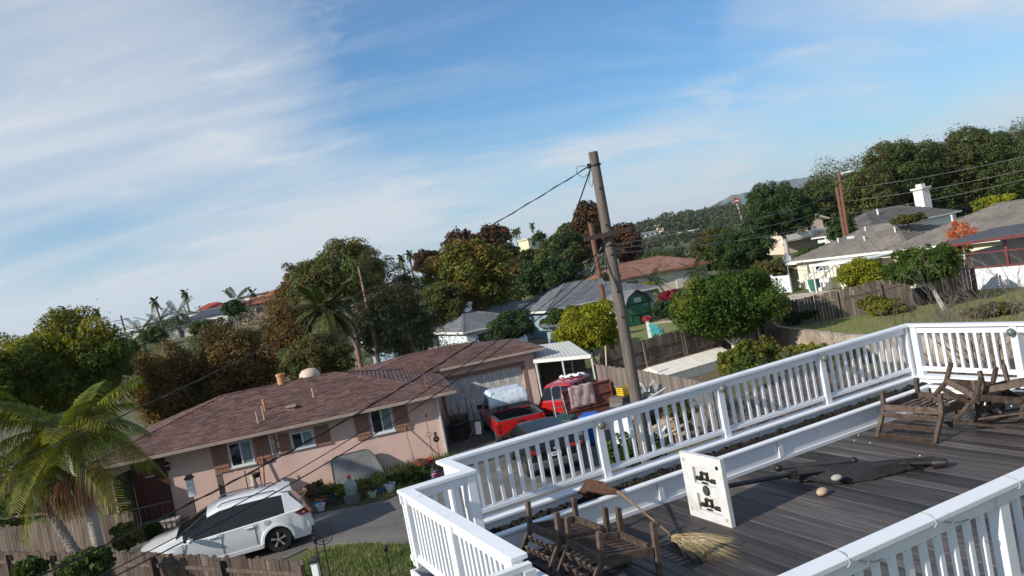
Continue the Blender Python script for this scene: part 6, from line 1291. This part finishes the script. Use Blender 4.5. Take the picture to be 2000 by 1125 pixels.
pot('pale green pot along the bed edge',729,972,.03,.15,.22,mat('pale_green_pot',(.45,.55,.38),rough=.5),(90,.4,'hedge'))
pot('blue pot with yellow flowers along the bed edge',743,965,.03,.16,.2,mat('blue_pot',(.03,.16,.36),rough=.4),(110,.7,'cover'))
pot('brown pot hidden low in the bed',707,974,.03,.15,.2,mat('brown_pot',(.16,.08,.05),rough=.7),(80,.3,'dry'))
bt2=thing('water_dispenser','clear water jug with pink top on a grey block in the bed','jug',G(691,982,0)); obj('block',MB().box(-.25,.25,-.2,.2,0,.32),GREYB,bt2); jg=obj('jug',MB().lathe([(.19,.322),(.22,.4),(.22,.62),(.12,.78),(.07,.84)],16),glassmat('pale_jug',(.5,.62,.58),.1,.5),bt2,smooth=True); obj('jug_top',MB().lathe([(.075,.842),(.08,.93),(.02,.97)],12),mat('pink_plastic',(.55,.07,.10),rough=.4),jg)
tg_=drape('blue_tarp',[[G(612,1000,0).lerp(G(664,976,0),i/11)+Vector((.1*random.random(),.45*j/7,.05+.17*abs(math.sin(i*1.1+j*.8)))) for j in range(8)] for i in range(12)],mat('blue_tarp',(.02,.17,.50),(.05,.26,.60),scale=8,rough=.4),None,.006,.03); tag(tg_,'crumpled bright blue tarp behind the tail of the white suv','tarp')
# glass panel leaning on the wall
gl=thing('leaning_glass_panel','large grey curved glass panel leaning on the pink wall','panel',HP(-7.6,-.62),HA)
a,_=WPT(656,955,-.5); b,_=WPT(752,930,-.3); L_=b-a
gl.location=HP(a,-.75); pts=[(0,0),(L_*1.02,0),(L_*.97,.30),(L_*.88,.70),(L_*.78,.95),(L_*.70,1.0),(.22,.98),(.07,.92),(.0,.78)]
gm_=MB(); n=len(pts); P=[(x,.62*z/1.2,z+.03) for x,z in pts]; gm_.add(P+[(x,y+.015,z) for x,y,z in P],[tuple(range(n)),tuple(range(2*n-1,n-1,-1))]+[(i,i+n,(i+1)%n+n,(i+1)%n) for i in range(n)])
obj('glass',gm_,mat('dusty_glass',(.13,.13,.128),(.19,.185,.18),scale=2,rough=.3,spec=.5),gl)
ed=MB().tube([Vector(p)+Vector((0,-.01,0)) for p in P+[P[0]]],.018,6,cap=False); obj('edge_trim',ed,mat('dark_edge_trim',(.07,.07,.07),rough=.5),gl)
# rake, shepherd stakes, pots in the corner
def stakeat(label,px,py,h_,kind,v=-.45,name='garden_stake'):
    u,_=WPT(px,py,v); t=thing(name,label,'stake',HP(u,v),HA); obj('rod',MB().tube([(0,0,0),(0,.02,h_)],.014,5),RUST,t)
    if kind=='funnel': obj('finial',MB().lathe([(.02,h_),(.09,h_+.12),(.1,h_+.14)],10),RUST,t); obj('ring',MB().lathe([(.09,-.012),(.11,0),(.09,.012)],14,(0,0,h_*.62),axis='y',cap=False),RUST,t)
    if kind=='wheel': obj('wheel',MB().lathe([(.09,-.012),(.12,0),(.09,.012),(.03,0)],16,(0,-.02,h_),axis='y',cap=False),BLACKM,t); obj('plaque',MB().box(-.06,.06,-.02,0,h_+.12,h_+.28),DARKGREY,t)
    return t
stakeat('tall rusty stake with funnel top near the right end of the wall',846,892,1.75,'funnel'); stakeat('short stake with dark wheel ornament near the house corner',858,888,.85,'wheel')
rk=thing('rake','long handled rake leaning on the pink wall','rake',HP(WPT(813,915,-.7)[0],-.7),HA); obj('handle',MB().tube([(0,0,0),(-.12,.66,1.55)],.02,6),mat('rake_handle',(.30,.17,.09),rough=.8),rk); obj('head',MB().box(-.2,.2,-.03,.03,.0,.04),RUST,rk)
pot('terracotta pot on a red tub at the house corner',827,908,.3,.24,.22,TERRA,None)
rb=thing('red_tub','red tub on a blue box near the house corner','tub',G(830,914,0)); obj('blue_base',MB().box(-.35,.35,-.22,.22,0,.12),mat('blue_crate',(.05,.14,.3),rough=.6),rb); obj('tub',MB().lathe([(.3,.121),(.36,.30),(.38,.305),(.36,.29)],16),mat('red_plastic',(.50,.05,.03),rough=.5),rb)
for i,(px,py,c) in enumerate(((843,921,(.75,.7,.1)),(848,926,(.7,.7,.72)),(851,931,(.45,.08,.12)),(846,931,(.65,.64,.66)),(854,924,(.5,.1,.15)))):
    g=G(px,py,.1); tag(obj('garden_ornament',MB().lathe([(.07,-.1),(.09,-.02),(.05,.03),(.075,.09),(.02,.15)],10),mat('ornament_%d'%i,c,rough=.5),smooth=True,loc=g),['yellow topped garden ornament by the railing corner','white garden ornament by the railing corner','dark pink garden ornament by the railing corner','grey white garden ornament low by the railing corner','pink garden ornament nearest the railing'][i],'ornament')
# wall ornaments
u,z=WPT(536,866); fr=thing('wall_trellis','small white frame ornament between the first two windows','ornament',HP(u,-.03,z),HA)
obj('frame',MB().box(-.16,-.11,-.03,0,-.4,.4).box(.11,.16,-.03,0,-.4,.4).box(-.109,.109,-.03,0,.05,.1),WHITE2,fr)
u,z=WPT(516,935); cr=thing('wall_rod','rusty rod leaning on the wall above the suv','rod',HP(u,-.2,0),HA); obj('rod',MB().tube([(-.05,-.1,0),(.12,.16,1.7)],.03,6),RUST,cr)
# porch railing, post lamp, weathered post
pr=thing('porch_railing','black wrought iron railing in front of the dark red door','railing',HP(du0-.6,-1.3),HA)
obj('top_bar',MB().tube([(-.4,0,.95),(du1-du0+1.0,0,.95)],.02,6),BLACKM,pr); obj('low_bar',MB().tube([(-.4,0,.2),(du1-du0+1.0,0,.2)],.015,6),BLACKM,pr)
for k in range(14): x=-.4+k*(du1-du0+1.4)/13; obj('bar',MB().tube([(x,0,0),(x,0,.95)],.011,5),BLACKM,pr)
g=HP(du1+1.15,-1.5); wl=thing('garden_lamp','white box lamp with dark cap on a thin pole by the door','lamp',g,HA); obj('pole',MB().tube([(0,0,0),(0,0,1.0)],.02,6),BLACKM,wl); obj('box',MB().box(-.11,.11,-.11,.11,1.0,1.62),WHITE,wl); obj('cap',MB().box(-.15,.15,-.15,.15,1.621,1.68).box(-.1,.1,-.1,.1,1.681,1.76),BLACKM,wl)
ps=thing('wooden_post','short dark wooden post beside the parked suv','post',HP(du1+2.2,-1.7),HA); obj('shaft',MB().box(-.09,.09,-.09,.09,0,1.55),FENCED,ps); obj('cap',MB().box(-.11,.11,-.11,.11,1.551,1.6),FENCED,ps)
fg=thing('garden_figure','ornate iron stand with pale figure against the wall','ornament',HP(du1+3.1,-.5),HA)
for x in(-.25,.25): obj('upright',MB().tube([(x,0,0),(x,0,1.3)],.02,5),BLACKM,fg)
obj('shelf',MB().box(-.25,.25,-.15,.15,.5,.53),BLACKM,fg); obj('figure',MB().lathe([(.1,.531),(.14,.65),(.08,.85),(.11,.95),(.07,1.08),(.01,1.1)],10),mat('pale_figure',(.5,.42,.33),rough=.8),fg,smooth=True); obj('basket',MB().lathe([(.12,.95),(.18,1.1),(.17,1.12)],10,(.12,0,0)),BLACKM,fg)
# stakes in the lawn
def lawnstake(label,px,py,h_,kind):
    g=G(px,py,0); t=thing('lawn_ornament',label,'stake',g); obj('rod',MB().tube([(0,0,-.05),(0,0,h_)],.016,6),BLACKM,t)
    if kind=='spiral': 
        for r_ in(.09,.17,.26): obj('ring',MB().tube([(r_*math.cos(a*.35),0,h_+.1+r_*math.sin(a*.35)) for a in range(19)],.012,5),BLACKM,t)
    if kind=='solar': obj('lamp',MB().lathe([(.03,h_-.12),(.06,h_-.02),(.075,h_),(.02,h_+.06)],12),BLACKM,t)
lawnstake('black ring spinner stake on the lawn',648,1140,1.15,'spiral'); lawnstake('black rod stake beside the ring spinner on the lawn',632,1140,1.15,'solar'); lawnstake('black solar stake on the lawn near the left railing',764,1128,.75,'solar')
# planting beds: weeds along the house, low plants
bed=[tuple(p.xy) for p in(HP(-6.9,-2.0),G(620,1001),G(690,988),G(760,974),G(850,929),HP(.2,-.5),HP(.1,-.1),HP(-6.9,-.1))]
tag(obj('planting_bed',MB().prism(bed,-.1,.03),mat('bed_soil',(.14,.095,.06),(.10,.085,.05),scale=2,rough=.95,bump=.5)),kind='structure')
bw=scatter(bed,5200); k_=rng.random(len(bw))<np.clip((bw[:,0]+9)/5,.15,1); blades(bw[k_],.08,.34,.014,'bed_weeds',GRASS,'green weeds along the foot of the pink wall',.02,'weeds')
for i,(px,py,w_,h_,kd,l_) in enumerate(((715,955,60,34,'yellowgreen','leafy plant at the foot of the leaning glass'),(620,960,46,40,'dry','dry stalky plant behind the suv tail'),(815,925,56,30,'hedge','green weeds below the rake'),(770,940,60,30,'hedge','green weeds right of the leaning glass'),(665,960,40,30,'hedge','small plant left of the water jug'))): tree('bed_plant',l_,px,py,28.2,w_,h_,kd,N=900,leaf=.09,nl=18,cat='plant',zb=0,rt=.015)
for i,(px,py,Y,w_,h_,kd,l_) in enumerate(((245,1050,24.4,60,60,'yellowgreen','spiky yellow-green plant by the palm trunk'),(300,1040,25.2,40,40,'hedge','small spiky plant by the porch'),(165,1105,17.5,120,70,'hedge','leafy vine over the near board fence'),(60,1110,19,70,40,'hedge','small vine at the left of the near board fence'),(30,1000,29,110,90,'dark','dark undergrowth behind the left palms'))): tree('garden_plant',l_,px,py,Y,w_,h_,kd,N=1500,leaf=.10,nl=22,cat='plant',zb=0,rt=.02,asp=.35)
# right garden: photinias, ground cover, bare shrubs
for i,(px,py,Y,w_,h_,l_) in enumerate(((1462,700,33,62,66,'red tipped shrub nearest the citrus trunk'),(1430,715,32,60,62,'red tipped shrub left of its neighbours'),(1500,690,33.5,54,64,'upright red tipped shrub right of the citrus trunk'),(1535,705,33,56,50,'low red tipped shrub at the right of the row'))): tree('photinia_shrub',l_,px,py,Y,w_,h_,'photinia',N=2400,leaf=.09,nl=30,cat='shrub',zb=0,lobe=(.2,.34),flat=1.5)
for i,(px,py,Y,w_,h_,kd,l_) in enumerate(((1575,690,37,150,36,'cover','bright yellow-green ground cover below the retaining wall'),(1650,690,34,90,34,'cover','yellow-green ground cover at the foot of the wall end'),(1730,600,40,100,30,'cover','low yellow-green bush on the raised lawn'),(1790,580,41.5,56,40,'citrus','rounded green bush beside the black barrel'),(1700,590,41.5,60,30,'photinia','low leafy bush against the right dark fence'),(1940,605,34,120,26,'olive','low dark growth at the lawn edge'),(1560,618,42.6,90,18,'dark','dark creeper on top of the retaining wall'))): tree('ground_shrub',l_,px,py,Y,w_,h_,kd,N=int(w_*h_*.55),leaf=.10,nl=34,cat='shrub',notrunk=True,lobe=(.3,.5))
def bare(label,base,h_,spread,seed,n0=7,depth=4,name='bare_shrub',r0=.035):
    rr=random.Random(seed); t=thing(name,label,'shrub',base); mb=MB()
    def grow(p,d,L,r_,k):
        q=p+d*L; m=p.lerp(q,.5)+Vector((rr.uniform(-.06,.06),rr.uniform(-.06,.06),rr.uniform(-.03,.05)))*L; mb.tube([p,m,q],[r_,r_*.85,r_*.65],5 if k<2 else 3,cap=False)
        if k>=depth: return
        for _ in range(rr.choice((2,2,3))):
            nd=(d+Vector((rr.uniform(-1,1),rr.uniform(-1,1),rr.uniform(-.25,.75)))*.75).normalized(); grow(q,nd,L*rr.uniform(.55,.85),r_*.62,k+1)
    for i in range(n0):
        a=rr.uniform(0,6.3); d=Vector((math.cos(a)*spread,math.sin(a)*spread,1)).normalized(); grow(Vector((rr.uniform(-.1,.1),rr.uniform(-.1,.1),0)),d,h_*rr.uniform(.25,.42),r0*rr.uniform(.7,1.1),0)
    obj('branches',mb,TWIG,t); return t
for i,(x,y,z,h_,s_,l_) in enumerate(((11.2,20.5,0,4.4,.5,'tall bare shrub beyond the deck corner'),(13.6,23.5,0,4.6,.5,'tall bare shrub in front of the raised lawn'),(15.2,19.6,0,4.8,.55,'bare branching shrub behind the right railing'),(9.3,22.3,0,3.4,.6,'bare shrub behind the third railing post'),(7.4,21.5,0,3.0,.6,'bare shrub behind the second railing post'),(12.4,17.2,0,4.4,.6,'bare shrub close behind the right railing'),(17.0,25.0,0,5.0,.5,'tall bare shrub at the right edge of the picture'),(5.6,22.8,0,2.6,.7,'bare brambles right of the grey pole'),(8.6,25.5,0,2.6,.7,'bare brambles by the greenhouse'),(16.2,21.6,0,5.0,.55,'pale bare branches crossing the hut wall'))): bare(l_,(x,y,z),h_,s_,100+i,n0=8 if i<7 else 10)
for i in range(16):
    x=6.0+i*.62+random.uniform(-.3,.3); y=15.2+.42*i*.55+random.uniform(0,5.5); bare(['slender','tangled','spreading','leaning'][i%4]+' bare twiggy shrub '+['just behind the back railing','among the brush piles','in the grey brush behind the deck','near the right end of the back railing'][i//4],(x,y,0),random.uniform(1.8,3.4),.8,300+i,n0=9,r0=.022)
# brush litter below the deck
lit=[(4.6,21),(6.2,24.5),(6.6,29),(10,31),(13.5,31),(16.5,28),(20,24),(17,14),(12,12.5),(8,16)]
tag(obj('garden_soil',MB().prism(lit,-.2,.0),mat('litter_soil',(.085,.068,.058),(.15,.125,.11),scale=1.5,rough=.95,bump=.6,c3=(.10,.08,.06),s3=.8)),kind='structure')
mb=MB(); lp=scatter(lit,6500)
for x,y in lp:
    a=random.uniform(0,6.3); L_=random.uniform(.3,1.3); e=random.uniform(-.1,.6); z=random.uniform(.02,.5); d=Vector((math.cos(a),math.sin(a),e))*L_/2; c=Vector((x,y,max(z,.05+abs(d.z)))); mb.tube([c-d,c+Vector((0,0,random.uniform(-.05,.12))),c+d],[.014,.011,.005],3,cap=False)
tag(obj('brush_litter',mb,TWIG),'tangle of cut grey brown twigs covering the ground behind the deck','twigs',None,'stuff')
for i,(px,py,Y,w_,h_,kd,l_) in enumerate(((1240,880,21.5,120,80,'hedge','green leafy bush behind the railing left of the grey pole'),(1330,800,24,60,60,'olive','small olive bush behind the railing right of the grey pole'),(1470,720,27,70,50,'hedge','green weeds behind the third railing post'))): tree('garden_bush',l_,px,py,Y,w_,h_,kd,N=2600,leaf=.075,nl=30,cat='shrub',zb=0,rt=.03)
for i,(x,y,r_) in enumerate(((8.2,20.2,.16),(8.6,20.8,.12),(9.2,19.9,.14),(12.9,16.6,.15),(7.2,24.0,.17))): tag(obj('white_rock',MB().blob((0,0,0),(r_*1.3,r_,r_*.8),9,6,.3),WHITE2,loc=(x,y,r_*.6)),['white rock below the second railing bay','small white rock beside its larger neighbour','white rock under the third railing bay','white rock below the right railing','white rock by the brambles'][i],'rock')
# things on the neighbours' lawn
ac=thing('adirondack_chair','turquoise garden chair on the lawn behind the dark fence','chair',G(1286,657,0),R(60))
TURQ=mat('turquoise_paint',(.06,.42,.48),rough=.5)
obj('seat',MB().beam((-.3,0,.28),(.35,0,.38),.6,.04),TURQ,ac)
for k in range(5): obj('back_slat',MB().beam((-.3,-.24+.12*k,.25),(-.62,-.24+.12*k*1.1,1.0),.10,.03,up=(1,0,0)),TURQ,ac)
for s_ in(-1,1): obj('arm',MB().box(-.4,.4,s_*.36-.07,s_*.36+.07,.56,.59),TURQ,ac); obj('front_leg',MB().box(.28,.36,s_*.32-.03,s_*.32+.03,0,.56),TURQ,ac); obj('rear_leg',MB().beam((-.55,s_*.3,.0),(-.2,s_*.3,.3),.04,.1),TURQ,ac)
wpst=thing('flower_post','white post topped with red flowers on the lawn behind the fence','post',G(1270,660,0)); obj('shaft',MB().box(-.1,.1,-.1,.1,0,1.25),WHITE,wpst); link('flowers',leafmesh('flowers',sph(140)*np.array([.3,.3,.16])+np.array([0,0,1.38]),sph(140),np.full(140,.13),mat('red_petals',(.45,.02,.05),(.5,.05,.08),rough=.6),.8),wpst)
bk=thing('black_barrel','black barrel with cream lid beside the fence on the raised lawn','barrel',AT(1794,575,41)*1.0-Vector((0,0,AT(1794,575,41).z-.98))); obj('drum',MB().lathe([(.3,0),(.34,.3),(.34,.7),(.31,.95)],16),BLACK,bk,smooth=True); obj('lid',MB().lathe([(.36,.951),(.36,1.03),(.2,1.1),(.01,1.11)],16),mat('cream_lid',(.55,.52,.40),rough=.6),bk)
lawn2=[(5.5,44.5),(12,47.5),(20,52),(20,64),(14,70),(6,66),(4,55)]; tag(obj('back_lawn',MB().prism(lawn2,-.1,.01),TLAWN),kind='structure')
path=[(10.5,66.2),(12.5,66.8),(14.5,66),(13,63.5)]; tag(obj('stone_path',MB().prism(path,-.1,.03),mat('path_stone',(.42,.36,.28),(.5,.44,.36),rough=.9)),kind='structure')
path=[(20.5,60),(25.5,59),(26.5,64.5),(23.5,68),(21.5,67)]; tag(obj('patio',MB().prism(path,-.1,.03),_mats['path_stone']),kind='structure')
tt=thing('toy_table','small dark picnic table behind the garage roof','table',(-4.6,60.6,0),.4); obj('top',MB().box(-.9,.9,-.4,.4,.7,.76),BLACKM,tt)
for s_ in(-1,1): obj('bench',MB().box(-.9,.9,s_*.75-.14,s_*.75+.14,.42,.47),BLACKM,tt); obj('leg_frame',MB().box(s_*.6-.04,s_*.6+.04,-.8,.8,.38,.42).box(s_*.6-.04,s_*.6+.04,-.3,-.22,0,.7).box(s_*.6-.04,s_*.6+.04,.22,.3,0,.7),BLACKM,tt)
pu=tag(obj('pumpkin',MB().lathe([(.05,0),(.2,.05),(.26,.16),(.2,.28),(.04,.3)],12),mat('orange_pumpkin',(.6,.19,.02),rough=.6),smooth=True,loc=(-4.3,60.7,.762)),'orange pumpkin on the small dark picnic table','pumpkin')

# groups for repeats
from collections import Counter
_top=[o for o in bpy.data.objects if o.parent is None and o.get('category')]
_cn=Counter(o.name.split('.')[0] for o in _top)
for o in _top:
    b_=o.name.split('.')[0]
    if _cn[b_]>1 and not o.get('group'): o['group']=b_.replace('_',' ')+' repeats in view'
